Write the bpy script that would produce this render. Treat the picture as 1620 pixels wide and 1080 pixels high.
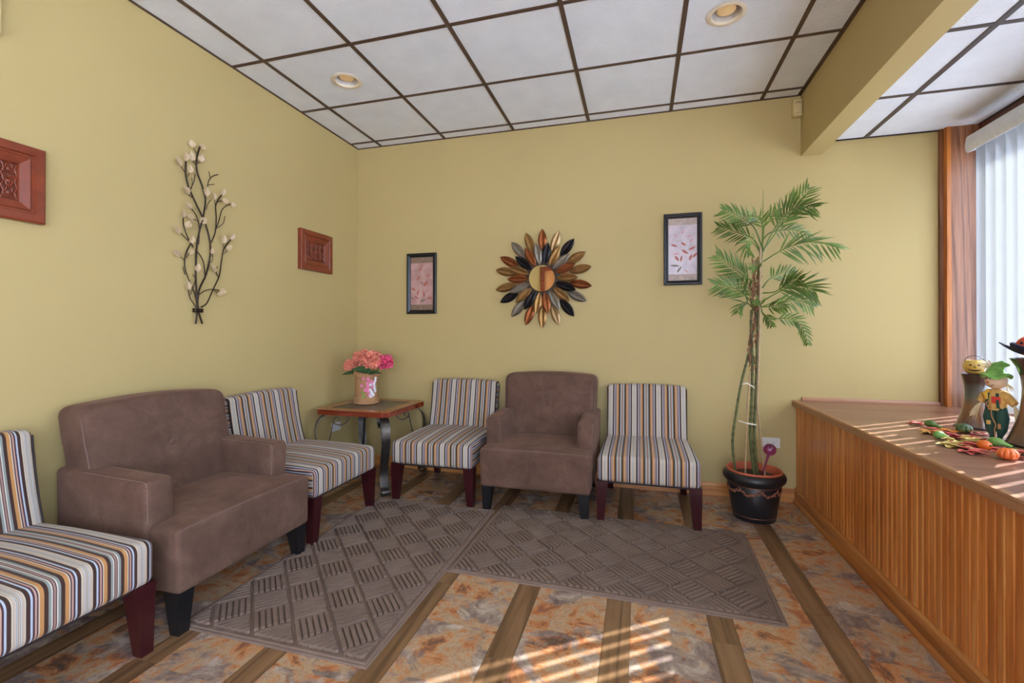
import bpy, bmesh, math, random
from mathutils import Vector, Matrix, noise as mnoise
random.seed(7)
D = bpy.data
S = bpy.context.scene
C = S.collection
for o in list(D.objects): D.objects.remove(o)
PI = math.pi

# ------------------------------------------------------------------ camera
CAM = Vector((2.4559, -3.6131, 1.1811)); YAW, PITCH, ROLL = -0.2715, 0.0037, 0.0008
FPX, PPY = 723.5, 523.25
FW = Vector((math.sin(YAW)*math.cos(PITCH), math.cos(YAW)*math.cos(PITCH), math.sin(PITCH)))
_r = Vector((math.cos(YAW), -math.sin(YAW), 0)); _u = _r.cross(FW)
RT = _r*math.cos(ROLL) + _u*math.sin(ROLL); UP = _u*math.cos(ROLL) - _r*math.sin(ROLL)
cd = D.cameras.new('camera'); cam = D.objects.new('camera', cd); C.objects.link(cam)
cd.sensor_width = 36; cd.lens = FPX/1620*36; cd.shift_y = (PPY-540)/1620; cd.clip_start = .02
M = Matrix((RT, UP, -FW)).transposed().to_4x4(); M.translation = CAM; cam.matrix_world = M
S.camera = cam

# ------------------------------------------------------------------ world, sun, daylight openings, exposure
SUN_AZ, SUN_EL = math.radians(36), math.radians(32)
W = D.worlds.new('sky'); S.world = W; W.use_nodes = True
W.node_tree.nodes['Background'].inputs[0].default_value = (.74, .88, 1.14, 1)
W.node_tree.nodes['Background'].inputs[1].default_value = 9.5
sd = D.lights.new('sun', 'SUN'); sd.energy = 34; sd.angle = math.radians(.4); sd.color = (.88, .94, 1)
sun = D.objects.new('sun', sd); C.objects.link(sun)
sdir = Vector((math.cos(SUN_AZ)*math.cos(SUN_EL), math.sin(SUN_AZ)*math.cos(SUN_EL), math.sin(SUN_EL)))
sun.rotation_euler = sdir.to_track_quat('Z', 'Y').to_euler(); sun.location = (9, 4, 6)
def portal(name, loc, sx, sy, rot):
    l = D.lights.new(name, 'AREA'); l.shape = 'RECTANGLE'; l.size = sx; l.size_y = sy; l.cycles.is_portal = True
    o = D.objects.new(name, l); C.objects.link(o); o.location = loc; o.rotation_euler = rot
portal('daylight_portal', (4.60, -1.53, 1.54), 1.66, 2.85, (0, PI/2, 0))
portal('daylight_portal', (2.45, -6.26, 1.5), 1.9, 2.4, (PI/2, 0, 0))
portal('daylight_portal', (3.67, -4.7, 1.5), 2.4, 2.4, (0, PI/2, 0))
vs = S.view_settings
vs.view_transform = 'Standard'; vs.look = 'None'; vs.exposure = -0.10; vs.gamma = 1; vs.use_curve_mapping = False

# ------------------------------------------------------------------ helpers
def ray(u, v): return FW + RT*((u-810)/FPX) + UP*((PPY-v)/FPX)
def PX(u, v, x): d = ray(u, v); return CAM + d*((x-CAM.x)/d.x)
def PY(u, v, y): d = ray(u, v); return CAM + d*((y-CAM.y)/d.y)
def PZ(u, v, z): d = ray(u, v); return CAM + d*((z-CAM.z)/d.z)
def lin(c): return tuple(((x/255)/12.92 if x/255 <= .04045 else ((x/255+.055)/1.055)**2.4) for x in c)

class MB:
    def __init__(s): s.v = []; s.f = []
    def add(s, vs, fs):
        b = len(s.v); s.v += [tuple(p) for p in vs]; s.f += [tuple(b+i for i in f) for f in fs]; return s
    def box(s, x0, x1, y0, y1, z0, z1):
        return s.add([(x0,y0,z0),(x1,y0,z0),(x1,y1,z0),(x0,y1,z0),(x0,y0,z1),(x1,y0,z1),(x1,y1,z1),(x0,y1,z1)],
                     [(0,3,2,1),(4,5,6,7),(0,1,5,4),(1,2,6,5),(2,3,7,6),(3,0,4,7)])
    def prism(s, pts, fn, h0, h1):            # polygon (a,b) extruded along h; fn(a,b,h) -> xyz
        n = len(pts)
        v = [fn(a, b, h0) for a, b in pts] + [fn(a, b, h1) for a, b in pts]
        f = [tuple(range(n-1, -1, -1)), tuple(range(n, 2*n))] + [(i, (i+1) % n, n+(i+1) % n, n+i) for i in range(n)]
        return s.add(v, f)
    def taper(s, c0, h0, c1, h1):             # frustum between two rectangles: centre, (half x, half y)
        v = []
        for c, h in ((c0, h0), (c1, h1)):
            v += [(c[0]-h[0], c[1]-h[1], c[2]), (c[0]+h[0], c[1]-h[1], c[2]), (c[0]+h[0], c[1]+h[1], c[2]), (c[0]-h[0], c[1]+h[1], c[2])]
        return s.add(v, [(0,3,2,1),(4,5,6,7),(0,1,5,4),(1,2,6,5),(2,3,7,6),(3,0,4,7)])
    def tube(s, pts, r, n=8, closed=False, flat=1, up=None):   # r: number or list
        pts = [Vector(p) for p in pts]; k = len(pts); v = []; f = []
        rr = r if isinstance(r, (list, tuple)) else [r]*k
        N = None
        for i in range(k):
            a = pts[(i-1) % k] if (closed or i) else pts[0]; b = pts[(i+1) % k] if (closed or i < k-1) else pts[-1]
            t = (b-a).normalized()
            if up is not None: N = (Vector(up) - t*t.dot(Vector(up))).normalized()
            elif N is None:
                q = Vector((0, 0, 1)) if abs(t.z) < .9 else Vector((1, 0, 0)); N = (q - t*t.dot(q)).normalized()
            else: N = (N - t*t.dot(N)).normalized()
            B = t.cross(N)
            for j in range(n):
                an = 2*PI*(j+.5)/n; v.append(pts[i] + (N*math.cos(an) + B*math.sin(an)*flat)*rr[i])
        for i in range(k if closed else k-1):
            for j in range(n):
                i2 = (i+1) % k; f.append((i*n+j, i*n+(j+1) % n, i2*n+(j+1) % n, i2*n+j))
        if not closed: f += [tuple(range(n-1, -1, -1)), tuple((k-1)*n+j for j in range(n))]
        return s.add(v, f)
    def strap(s, pts, w, t, wdir):            # flat iron strap: width w along wdir, thickness t
        pts = [Vector(p) for p in pts]; wd = Vector(wdir).normalized(); v = []; f = []; k = len(pts)
        for i in range(k):
            tg = (pts[min(i+1, k-1)] - pts[max(i-1, 0)]).normalized(); n = tg.cross(wd).normalized()
            for a, b in ((-1,-1),(1,-1),(1,1),(-1,1)): v.append(pts[i] + wd*a*w/2 + n*b*t/2)
        for i in range(k-1):
            for j in range(4): f.append((i*4+j, i*4+(j+1) % 4, i*4+4+(j+1) % 4, i*4+4+j))
        f += [(3,2,1,0), tuple((k-1)*4+j for j in range(4))]
        return s.add(v, f)
    def lathe(s, prof, n=32, c=(0,0,0), sx=1, sy=1, fn=None, cap=True):
        v = []; f = []; k = len(prof)
        for r, z in prof:
            for j in range(n):
                a = 2*PI*j/n; m = fn(a, z) if fn else 1
                v.append((c[0]+r*m*math.cos(a)*sx, c[1]+r*m*math.sin(a)*sy, c[2]+z))
        for i in range(k-1):
            for j in range(n): f.append((i*n+j, i*n+(j+1) % n, (i+1)*n+(j+1) % n, (i+1)*n+j))
        if cap: f += [tuple(range(n-1, -1, -1)), tuple((k-1)*n+j for j in range(n))]
        return s.add(v, f)
    def ball(s, c, r, n=14, m=9, sc=(1,1,1), fn=None):
        prof = []
        for i in range(1, m): a = -PI/2 + PI*i/m; prof.append((r*math.cos(a), r*math.sin(a)))
        v = [(c[0], c[1], c[2]-r*sc[2])]; f = []
        for R_, z in prof:
            for j in range(n):
                a = 2*PI*j/n; q = fn(a, z/r) if fn else 1
                v.append((c[0]+R_*q*math.cos(a)*sc[0], c[1]+R_*q*math.sin(a)*sc[1], c[2]+z*sc[2]))
        v.append((c[0], c[1], c[2]+r*sc[2])); L = len(v)-1
        for j in range(n):
            f.append((0, 1+(j+1) % n, 1+j)); f.append((L, 1+(m-2)*n+j, 1+(m-2)*n+(j+1) % n))
            for i in range(m-2): f.append((1+i*n+j, 1+i*n+(j+1) % n, 1+(i+1)*n+(j+1) % n, 1+(i+1)*n+j))
        return s.add(v, f)
    def rbox(s, x0, x1, y0, y1, z0, z1, r, n=(8, 8, 6), fn=None, seg=4):     # rounded upholstery box
        c = Vector(((x0+x1)/2, (y0+y1)/2, (z0+z1)/2)); h = ((x1-x0)/2, (y1-y0)/2, (z1-z0)/2)
        ax = []
        for a in range(3):
            q = [-h[a] + r*(1-math.cos(PI/2*i/seg))*1.0 for i in range(seg)]
            mid = [-h[a]+r + (2*h[a]-2*r)*i/n[a] for i in range(n[a]+1)]
            ax.append(q + mid + [-t for t in reversed(q)])
        key = {}; b = len(s.v)
        def vid(p):
            k = tuple(round(t, 6) for t in p)
            if k not in key:
                inn = Vector([max(-(h[a]-r), min(h[a]-r, p[a])) for a in range(3)]); d = Vector(p)-inn
                w = inn + d.normalized()*r if d.length > 1e-9 else Vector(p)
                w = w + c
                if fn: w = Vector(fn(*w))
                key[k] = b+len(key); s.v.append(tuple(w))
            return key[k]
        for a in range(3):
            p, q = (a+1) % 3, (a+2) % 3
            for sg in (-1, 1):
                for i in range(len(ax[p])-1):
                    for j in range(len(ax[q])-1):
                        quad = []
                        for (ii, jj) in ((i, j), (i+1, j), (i+1, j+1), (i, j+1)):
                            t = [0, 0, 0]; t[a] = sg*h[a]; t[p] = ax[p][ii]; t[q] = ax[q][jj]; quad.append(vid(t))
                        s.f.append(tuple(quad if sg > 0 else quad[::-1]))
        return s
    def build(s, name, mat, parent=None, smooth=None, loc=None):
        me = D.meshes.new(name); me.from_pydata(s.v, [], s.f); me.update()
        if smooth:
            me.shade_smooth(); me.set_sharp_from_angle(angle=math.radians(smooth))
        return link(name, me, mat, parent, loc)
def link(name, me, mat, parent=None, loc=None):
    if mat and not me.materials: me.materials.append(mat)
    o = D.objects.new(name, me); C.objects.link(o)
    if parent: o.parent = parent
    if loc: o.location = loc
    return o
def tag(o, label=None, cat=None, group=None, kind=None):
    for k, v in (('label', label), ('category', cat), ('group', group), ('kind', kind)):
        if v: o[k] = v
    return o
def thing(name, label, cat, loc=(0,0,0), rz=0, group=None):
    o = D.objects.new(name, None); C.objects.link(o); o.empty_display_size = .05
    o.location = loc; o.rotation_euler = (0, 0, rz)
    return tag(o, label, cat, group)
def struct(o, label=None): return tag(o, label, None, None, 'structure')
def copy_tree(o, parent=None):
    c = o.copy(); C.objects.link(c); c.parent = parent
    for ch in list(o.children): copy_tree(ch, c)
    return c
def spline(pts, n=6):
    pts = [Vector(p) for p in pts]; out = []
    for i in range(len(pts)-1):
        p0 = pts[max(i-1, 0)]; p1 = pts[i]; p2 = pts[i+1]; p3 = pts[min(i+2, len(pts)-1)]
        for k in range(n):
            t = k/n; out.append(.5*((2*p1) + (p2-p0)*t + (2*p0-5*p1+4*p2-p3)*t*t + (3*p1-p0-3*p2+p3)*t**3))
    return out + [pts[-1]]

# ------------------------------------------------------------------ materials
class NT:
    def __init__(s, name):
        s.m = D.materials.new(name); s.m.use_nodes = True; s.t = s.m.node_tree; s.b = s.t.nodes['Principled BSDF']
    def n(s, ty, **kw):
        nd = s.t.nodes.new(ty)
        for k, v in kw.items():
            if k in nd.inputs: nd.inputs[k].default_value = v
            else: setattr(nd, k, v)
        return nd
    def l(s, a, b): s.t.links.new(a, b)
    def ramp(s, fac, stops, mode='LINEAR'):
        r = s.n('ShaderNodeValToRGB'); r.color_ramp.interpolation = mode; e = r.color_ramp.elements
        while len(e) < len(stops): e.new(.5)
        for i, (p, c) in enumerate(stops): e[i].position = p; e[i].color = (*c[:3], 1)
        s.l(fac, r.inputs[0]); return r.outputs[0]
    def coord(s, scale=(1,1,1), rnd=0.0, out='Object', rot=(0,0,0)):
        tc = s.n('ShaderNodeTexCoord'); mp = s.n('ShaderNodeMapping'); mp.inputs['Scale'].default_value = scale
        mp.inputs['Rotation'].default_value = rot
        s.l(tc.outputs[out], mp.inputs['Vector'])
        if rnd:
            oi = s.n('ShaderNodeObjectInfo'); m = s.n('ShaderNodeVectorMath', operation='MULTIPLY'); m.inputs[1].default_value = (rnd, rnd*.61, rnd*1.7)
            s.l(oi.outputs['Random'], m.inputs[0]); s.l(m.outputs[0], mp.inputs['Location'])
        return mp.outputs[0]
    def noise(s, vec, scale, detail=4, rough=.55, dist=0):
        q = s.n('ShaderNodeTexNoise'); q.inputs['Scale'].default_value = scale; q.inputs['Detail'].default_value = detail
        q.inputs['Roughness'].default_value = rough; q.inputs['Distortion'].default_value = dist; s.l(vec, q.inputs['Vector']); return q.outputs['Fac']
    def mix(s, fac, a, b, mode='MIX'):
        m = s.n('ShaderNodeMix', data_type='RGBA', blend_type=mode)
        for i, x in ((0, fac), (6, a), (7, b)):
            if hasattr(x, 'links') or hasattr(x, 'is_linked'): s.l(x, m.inputs[i])
            elif i == 0: m.inputs[0].default_value = x
            else: m.inputs[i].default_value = (*x[:3], 1)
        return m.outputs[2]
    def bump(s, h, strength=.2, dist=.01):
        b = s.n('ShaderNodeBump'); b.inputs['Strength'].default_value = strength; b.inputs['Distance'].default_value = dist
        s.l(h, b.inputs['Height']); s.l(b.outputs[0], s.b.inputs['Normal'])
    def set(s, col=None, rough=None, metal=None, spec=None, **kw):
        if col is not None:
            if hasattr(col, 'is_linked'): s.l(col, s.b.inputs['Base Color'])
            else: s.b.inputs['Base Color'].default_value = (*col[:3], 1)
        if rough is not None: s.b.inputs['Roughness'].default_value = rough
        if metal is not None: s.b.inputs['Metallic'].default_value = metal
        if spec is not None: s.b.inputs['Specular IOR Level'].default_value = spec
        for k, v in kw.items(): s.b.inputs[k.replace('_', ' ')].default_value = v
        return s
def plain(name, rgb, rough=.5, metal=0, var=.06, scale=40, spec=.5, bump=0, **kw):
    t = NT(name); v = t.coord(); f = t.noise(v, scale, 3)
    c = lin(rgb); t.set(t.ramp(f, [(.3, [x*(1-var) for x in c]), (.7, [min(1, x*(1+var)) for x in c])]), rough, metal, spec, **kw)
    if bump: t.bump(f, bump, .004)
    return t.m
def wood(name, dark, mid, light, grain='z', rough=.35, fine=60, rnd=13, rings=0.0, bump=.05, coat=0):
    t = NT(name); k = {'x': (.05, 1, 1), 'y': (1, .05, 1), 'z': (1, 1, .05)}[grain]
    v = t.coord(k, rnd); a = t.noise(v, fine, 5, .6, .4); b = t.noise(v, fine*.18, 3, .5, 1.0)
    ad = t.n('ShaderNodeMath', operation='ADD'); t.l(a, ad.inputs[0]); t.l(b, ad.inputs[1])
    h = t.n('ShaderNodeMath', operation='MULTIPLY'); h.inputs[1].default_value = .5; t.l(ad.outputs[0], h.inputs[0])
    col = t.ramp(h.outputs[0], [(.36, lin(dark)), (.5, lin(mid)), (.64, lin(light))])
    if rings:
        w = t.n('ShaderNodeTexWave', wave_type='RINGS', rings_direction='SPHERICAL')
        kk = {'x': (.06, 1, 1), 'y': (1, .06, 1), 'z': (1, 1, .06)}[grain]
        w.inputs['Scale'].default_value = rings; w.inputs['Distortion'].default_value = 7; w.inputs['Detail'].default_value = 3; w.inputs['Detail Scale'].default_value = 1.2
        t.l(t.coord(kk, rnd), w.inputs['Vector'])
        g = t.ramp(w.outputs['Fac'], [(.0, (.45, .42, .40)), (.22, (1, 1, 1))]); col = t.mix(.75, col, g, 'MULTIPLY')
    if rnd:
        oi = t.n('ShaderNodeObjectInfo'); g = t.ramp(oi.outputs['Random'], [(0, (.8, .78, .76)), (1, (1, 1, 1))]); col = t.mix(.9, col, g, 'MULTIPLY')
    t.set(col, rough); t.bump(a, bump, .002)
    if coat: t.set(Coat_Weight=coat, Coat_Roughness=.15)
    return t.m
def make_wall():
    t = NT('yellow_wall_paint'); v = t.coord(); f = t.noise(v, 1.2, 2); g = t.noise(v, 160, 2)
    c = lin((188, 167, 113)); t.set(t.ramp(f, [(.3, [x*.97 for x in c]), (.7, [x*1.03 for x in c])]), .55, spec=.3); t.bump(g, .08, .002); return t.m
WALL = make_wall()
def make_tile():
    t = NT('white_ceiling_tile'); v = t.coord(rnd=7); f = t.noise(v, 95, 3, .6); g = t.noise(v, 5, 2)
    t.set(t.ramp(g, [(.3, lin((227, 231, 238))), (.7, lin((235, 239, 245)))]), .85, spec=.2); t.bump(f, .55, .012); return t.m
TILE = make_tile()
TBAR = plain('brown_grid_bar', (80, 60, 48), .5)
OAK_Z = wood('honey_oak_upright_grain', (170, 94, 38), (206, 126, 58), (226, 158, 88), 'z', .3, 55, 13, bump=.04, coat=.25)
OAK_Y = wood('honey_oak_trim_long', (158, 92, 40), (196, 126, 62), (216, 154, 90), 'y', .33, 45, 5)
OAK_X = wood('honey_oak_trim_cross', (172, 104, 50), (208, 142, 76), (226, 170, 104), 'x', .33, 45, 5)
POST = wood('oak_casing', (116, 70, 44), (146, 96, 64), (166, 116, 84), 'z', .4, 50, 3, rings=9)
POSTD = wood('dark_oak_trim', (88, 44, 30), (112, 62, 44), (132, 80, 58), 'y', .4, 50, 3)
LEDGE = wood('ledge_laminate', (112, 74, 56), (140, 97, 74), (160, 118, 92), 'x', .32, 34, 3)
def make_stone():
    t = NT('slate_look_tile'); v = t.coord((1,1,1), 41)
    a = t.noise(v, 5.6, 9, .68, .5); b = t.noise(v, 4.4, 9, .66, .6); c = t.noise(v, 34, 8, .72, .4); e = t.noise(v, 9, 8, .66, .6)
    base = t.ramp(a, [(.33, lin((104, 80, 66))), (.385, lin((146, 98, 68))), (.42, lin((190, 126, 80))), (.455, lin((184, 142, 102))), (.50, lin((178, 152, 124))), (.525, lin((174, 138, 106))), (.56, lin((186, 128, 84))), (.60, lin((172, 106, 66))), (.66, lin((132, 98, 78)))])
    gr = t.ramp(b, [(.50, (0,0,0)), (.555, (1,1,1))]); gc = t.ramp(e, [(.36, lin((112, 94, 88))), (.5, lin((146, 126, 114))), (.64, lin((190, 172, 152)))])
    col = t.mix(gr, base, gc)
    pp_ = t.n('ShaderNodeMath', operation='PINGPONG'); t.l(e, pp_.inputs[0]); pp_.inputs[1].default_value = .045
    ln = t.ramp(pp_.outputs[0], [(0, (.5, .42, .38)), (.008, (1, 1, 1))]); col = t.mix(.6, col, ln, 'MULTIPLY')
    col = t.mix(.5, col, t.ramp(c, [(.3, (.62, .58, .56)), (.5, (1, 1, 1)), (.72, (1, 1, 1))]), 'MULTIPLY')
    t.set(col, .27, spec=.45); t.bump(e, .12, .004); return t.m
STONE = make_stone()
PLANK = wood('vinyl_wood_plank', (100, 72, 48), (130, 97, 66), (150, 115, 82), 'y', .3, 40, 17, rings=6)
def make_suede(name, c0, c1, c2):
    t = NT(name); v = t.coord(); a = t.noise(v, 7, 9, .72, .3); b = t.noise(v, 130, 3)
    t.set(t.ramp(a, [(.30, lin(c0)), (.5, lin(c1)), (.70, lin(c2))]), .92, spec=.15, Sheen_Weight=.35, Sheen_Roughness=.4)
    t.b.inputs['Sheen Tint'].default_value = (*lin((190, 150, 130)), 1)
    t.bump(b, .12, .002); return t.m
SUEDE = make_suede('brown_suede', (84, 63, 53), (99, 75, 63), (117, 90, 76))
STITCH = plain('tan_stitch', (122, 98, 88), .8)
def make_stripe(name, shift):
    t = NT(name); tc = t.n('ShaderNodeTexCoord'); sp = t.n('ShaderNodeSeparateXYZ'); t.l(tc.outputs['Object'], sp.inputs[0])
    sn = t.n('ShaderNodeSeparateXYZ'); t.l(tc.outputs['Normal'], sn.inputs[0])
    ab = t.n('ShaderNodeMath', operation='ABSOLUTE'); t.l(sn.outputs['X'], ab.inputs[0])
    gt = t.n('ShaderNodeMath', operation='GREATER_THAN'); t.l(ab.outputs[0], gt.inputs[0]); gt.inputs[1].default_value = .93
    mx = t.n('ShaderNodeMix', data_type='FLOAT'); t.l(gt.outputs[0], mx.inputs[0]); t.l(sp.outputs['X'], mx.inputs[2]); t.l(sp.outputs['Z'], mx.inputs[3])
    ad = t.n('ShaderNodeMath', operation='ADD'); t.l(mx.outputs[0], ad.inputs[0]); ad.inputs[1].default_value = .17*30.5
    dv = t.n('ShaderNodeMath', operation='DIVIDE'); t.l(ad.outputs[0], dv.inputs[0]); dv.inputs[1].default_value = .17
    pp = t.n('ShaderNodeMath', operation='PINGPONG'); t.l(dv.outputs[0], pp.inputs[0]); pp.inputs[1].default_value = .5
    d2 = t.n('ShaderNodeMath', operation='MULTIPLY'); t.l(pp.outputs[0], d2.inputs[0]); d2.inputs[1].default_value = 2
    cr, dk, bl, mv, og, gg, wh, tn, pu = [lin(c) for c in ((204,190,168),(70,48,42),(182,192,206),(160,128,118),(190,138,84),(140,148,142),(214,206,192),(160,136,112),(78,52,60))]
    gb, pk = lin((146, 154, 160)), lin((190, 154, 138))
    st = [(0, tn), (.015, wh), (.03, gb), (.06, wh), (.085, mv), (.1, wh), (.12, tn), (.135, cr), (.19, dk), (.31, bl), (.375, pu), (.43, pk), (.485, pu), (.53, cr), (.57, og), (.69, dk),
          (.815, gg), (.895, wh), (.935, pu), (.965, mv)]
    col = t.ramp(d2.outputs[0], st, 'CONSTANT')
    v = t.coord(); b = t.noise(v, 500, 2); col = t.mix(.25, col, t.ramp(b, [(.3, (.7,.7,.7)), (.7, (1,1,1))]), 'MULTIPLY')
    t.set(col, .8, spec=.2, Sheen_Weight=.1); t.bump(b, .15, .001); return t.m
STRIPES = make_stripe('striped_upholstery', 0.02)
PIPING = plain('dark_piping', (40, 28, 28), .7)
MAHOG = plain('mahogany_leg', (54, 16, 20), .28, var=.2, scale=25)
BLACKLEG = plain('black_leg', (22, 22, 24), .35)
IRON = plain('wrought_iron', (96, 90, 84), .38, .85, var=.2)
def make_mat():
    t = NT('brown_mat_fibre'); v = t.coord(); a = t.noise(v, 350, 3); b = t.noise(v, 7, 3)
    c = t.mix(t.ramp(b, [(.3, (0,0,0)), (.7, (1,1,1))]), lin((122, 102, 90)), lin((134, 114, 101)))
    c = t.mix(.5, c, t.ramp(a, [(.3, (.7,.7,.7)), (.7, (1,1,1))]), 'MULTIPLY'); t.set(c, .95, spec=.1); t.bump(a, .15, .003); return t.m
MAT = make_mat()
TABLEWOOD = wood('cherry_tabletop', (132, 66, 34), (166, 96, 54), (184, 120, 74), 'x', .25, 40, 5, coat=.3)
TABLEEDGE = wood('cherry_edge', (98, 34, 18), (128, 52, 28), (148, 70, 40), 'x', .25, 40, 5, coat=.3)
SLATE = plain('tabletop_slate', (104, 92, 78), .4, var=.3, scale=14)
ROPE = plain('jute_rope', (176, 132, 90), .9, var=.22, scale=160, bump=.5)
CORAL = plain('coral_petal', (246, 140, 116), .6, var=.35, scale=38)
PINK = plain('pink_petal', (228, 76, 112), .6, var=.45, scale=38)
LEAF = plain('dark_green_leaf', (52, 88, 50), .45, var=.25)
PALE = plain('palm_leaf_green', (90, 116, 44), .42, var=.4, scale=9, Subsurface_Weight=0.0)
STEMG = plain('palm_stem', (86, 92, 50), .6, var=.5, scale=30)
HUSK = plain('dry_husk', (134, 96, 68), .85, var=.4, scale=50)
BAMBOO = plain('bamboo_stake', (176, 148, 112), .6, var=.15)
TAPE = plain('clear_tie_tape', (214, 208, 190), .3, var=.05)
POTB = plain('black_pot_glaze', (30, 30, 33), .38, var=.2, scale=12)
COPPERW = plain('copper_rub', (156, 100, 76), .5, .5, var=.4, scale=90)
TERRA = plain('terracotta', (186, 92, 60), .6, var=.1)
def make_soil():
    t = NT('potting_soil'); v = t.coord(); a = t.noise(v, 90, 4, .7)
    t.set(t.ramp(a, [(.35, lin((40, 28, 24))), (.55, lin((84, 60, 48))), (.7, lin((160, 130, 104)))]), .95); t.bump(a, 1, .02); return t.m
SOIL = make_soil()
def make_glass(name, rgb, alpha=.0, rough=.05, trans=.9):
    t = NT(name); t.set(lin(rgb), rough, Transmission_Weight=trans, IOR=1.45); return t.m
PURPLE = make_glass('purple_glass', (176, 84, 150))
def make_pane(name='window_glass', tint=1.0):
    t = NT(name); tr = t.n('ShaderNodeBsdfTransparent'); tr.inputs[0].default_value = (tint, tint, tint, 1); gl = t.n('ShaderNodeBsdfGlossy'); gl.inputs['Roughness'].default_value = .02
    mx = t.n('ShaderNodeMixShader'); mx.inputs[0].default_value = .07; t.l(tr.outputs[0], mx.inputs[1]); t.l(gl.outputs[0], mx.inputs[2])
    t.l(mx.outputs[0], t.t.nodes['Material Output'].inputs[0]); return t.m
PANE = make_pane(); PANET = make_pane('daylight_dimming_glass', .78)  # bay pane tint is added to dim the sun and sky coming in
def make_slat():
    t = NT('white_vinyl_slat'); d = t.n('ShaderNodeBsdfDiffuse'); d.inputs[0].default_value = (.29, .29, .29, 1)
    tl = t.n('ShaderNodeBsdfTranslucent'); tl.inputs[0].default_value = (.72, .71, .68, 1); g = t.n('ShaderNodeBsdfGlossy'); g.inputs['Roughness'].default_value = .16
    g.inputs[0].default_value = (.9, .9, .9, 1)
    a = t.n('ShaderNodeMixShader'); a.inputs[0].default_value = .4; t.l(d.outputs[0], a.inputs[1]); t.l(tl.outputs[0], a.inputs[2])
    b = t.n('ShaderNodeMixShader'); b.inputs[0].default_value = .28; t.l(a.outputs[0], b.inputs[1]); t.l(g.outputs[0], b.inputs[2])
    t.l(b.outputs[0], t.t.nodes['Material Output'].inputs[0]); return t.m
SLAT = make_slat()
VALANCE = plain('white_valance', (220, 224, 232), .4)
WFRAME = plain('grey_window_frame', (176, 174, 172), .45)
FRAMEBLK = plain('black_picture_frame', (15, 15, 20), .32, var=.1)
CARVED = plain('red_brown_carved_wood', (124, 54, 28), .36, var=.18, scale=18, Coat_Weight=.1)
BRONZE = plain('dark_bronze_wire', (58, 46, 36), .4, .7, var=.2)
CAPIZ = plain('shell_leaf', (186, 162, 126), .35, var=.15, scale=60)
PETALS = {k: plain(n, c, .34, .85, var=.25, scale=30) for k, n, c in (('g', 'gold_petal', (162, 124, 76)), ('c', 'copper_petal', (150, 88, 52)),
          ('s', 'pewter_petal', (146, 140, 128)), ('b', 'black_petal', (44, 42, 46)), ('h', 'champagne_petal', (176, 146, 106)))}
MIRROR = NT('mirror_glass').set((.9, .9, .88), .01, 1).m
PLATE = plain('white_outlet_plate', (226, 224, 220), .4, var=.02)
SLOT = plain('dark_slot', (30, 28, 26), .6)
BEIGE = plain('beige_plastic', (206, 186, 134), .45, var=.03)
LTRIM = plain('cream_light_trim', (226, 212, 188), .45, var=.03)
LBULB = NT('warm_bulb'); LBULB.set(lin((232, 196, 140)), .35, Emission_Strength=.12); LBULB.b.inputs['Emission Color'].default_value = (1, .72, .38, 1); LBULB = LBULB.m
LBAFFLE = plain('satin_baffle', (196, 190, 184), .4)

# ------------------------------------------------------------------ room shell
H = 2.84; XB0, XB1, ZB = 3.543, 3.67, 2.414; ZBAY = 2.50; XW = 4.53; YR = -6.2; YBAY = -3.05; ZL = .71; XL = 3.515
struct(MB().box(-.1, 4.7, 0, .1, -.1, 2.95).build('wall_back', WALL))
struct(MB().box(-.1, 0, YR-.1, 0, -.1, 2.95).build('wall_left', WALL))
# rear and right walls: door, plus unseen windows added to let in soft light
wr = MB(); wr.box(0, .48, YR-.1, YR, -.1, 2.95).box(.48, 1.36, YR-.1, YR, 2.06, 2.95).box(1.36, 1.5, YR-.1, YR, -.1, 2.95)
wr.box(1.5, 3.4, YR-.1, YR, -.1, .3).box(1.5, 3.4, YR-.1, YR, 2.7, 2.95).box(3.4, 3.67, YR-.1, YR, -.1, 2.95)
struct(wr.build('wall_rear', WALL))
ws = MB(); ws.box(XB0, XB1, -3.5, YBAY, -.1, 2.95).box(XB0, XB1, YR, -5.9, -.1, 2.95).box(XB0, XB1, -5.9, -3.5, -.1, .3).box(XB0, XB1, -5.9, -3.5, 2.7, 2.95)
struct(ws.build('wall_right', WALL))
struct(MB().box(XB1, 4.7, YBAY-.1, YBAY, -.1, 2.95).build('wall_bay', WALL))
struct(MB().box(XB0, XB1, YBAY, 0, ZB, 2.95).build('beam', WALL), 'yellow dropped beam between main ceiling and window bay')
# baseboards
bp = [(0, 0), (.016, 0), (.016, .012), (.013, .07), (.009, .082), (.004, .09), (0, .09)]
struct(MB().prism(bp, lambda a, b, h: (h, -a, b), 0.0, 3.5).build('baseboard_back', OAK_X))
struct(MB().prism(bp, lambda a, b, h: (a, h, b), YR, -.016).build('baseboard_left', OAK_Y))
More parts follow.
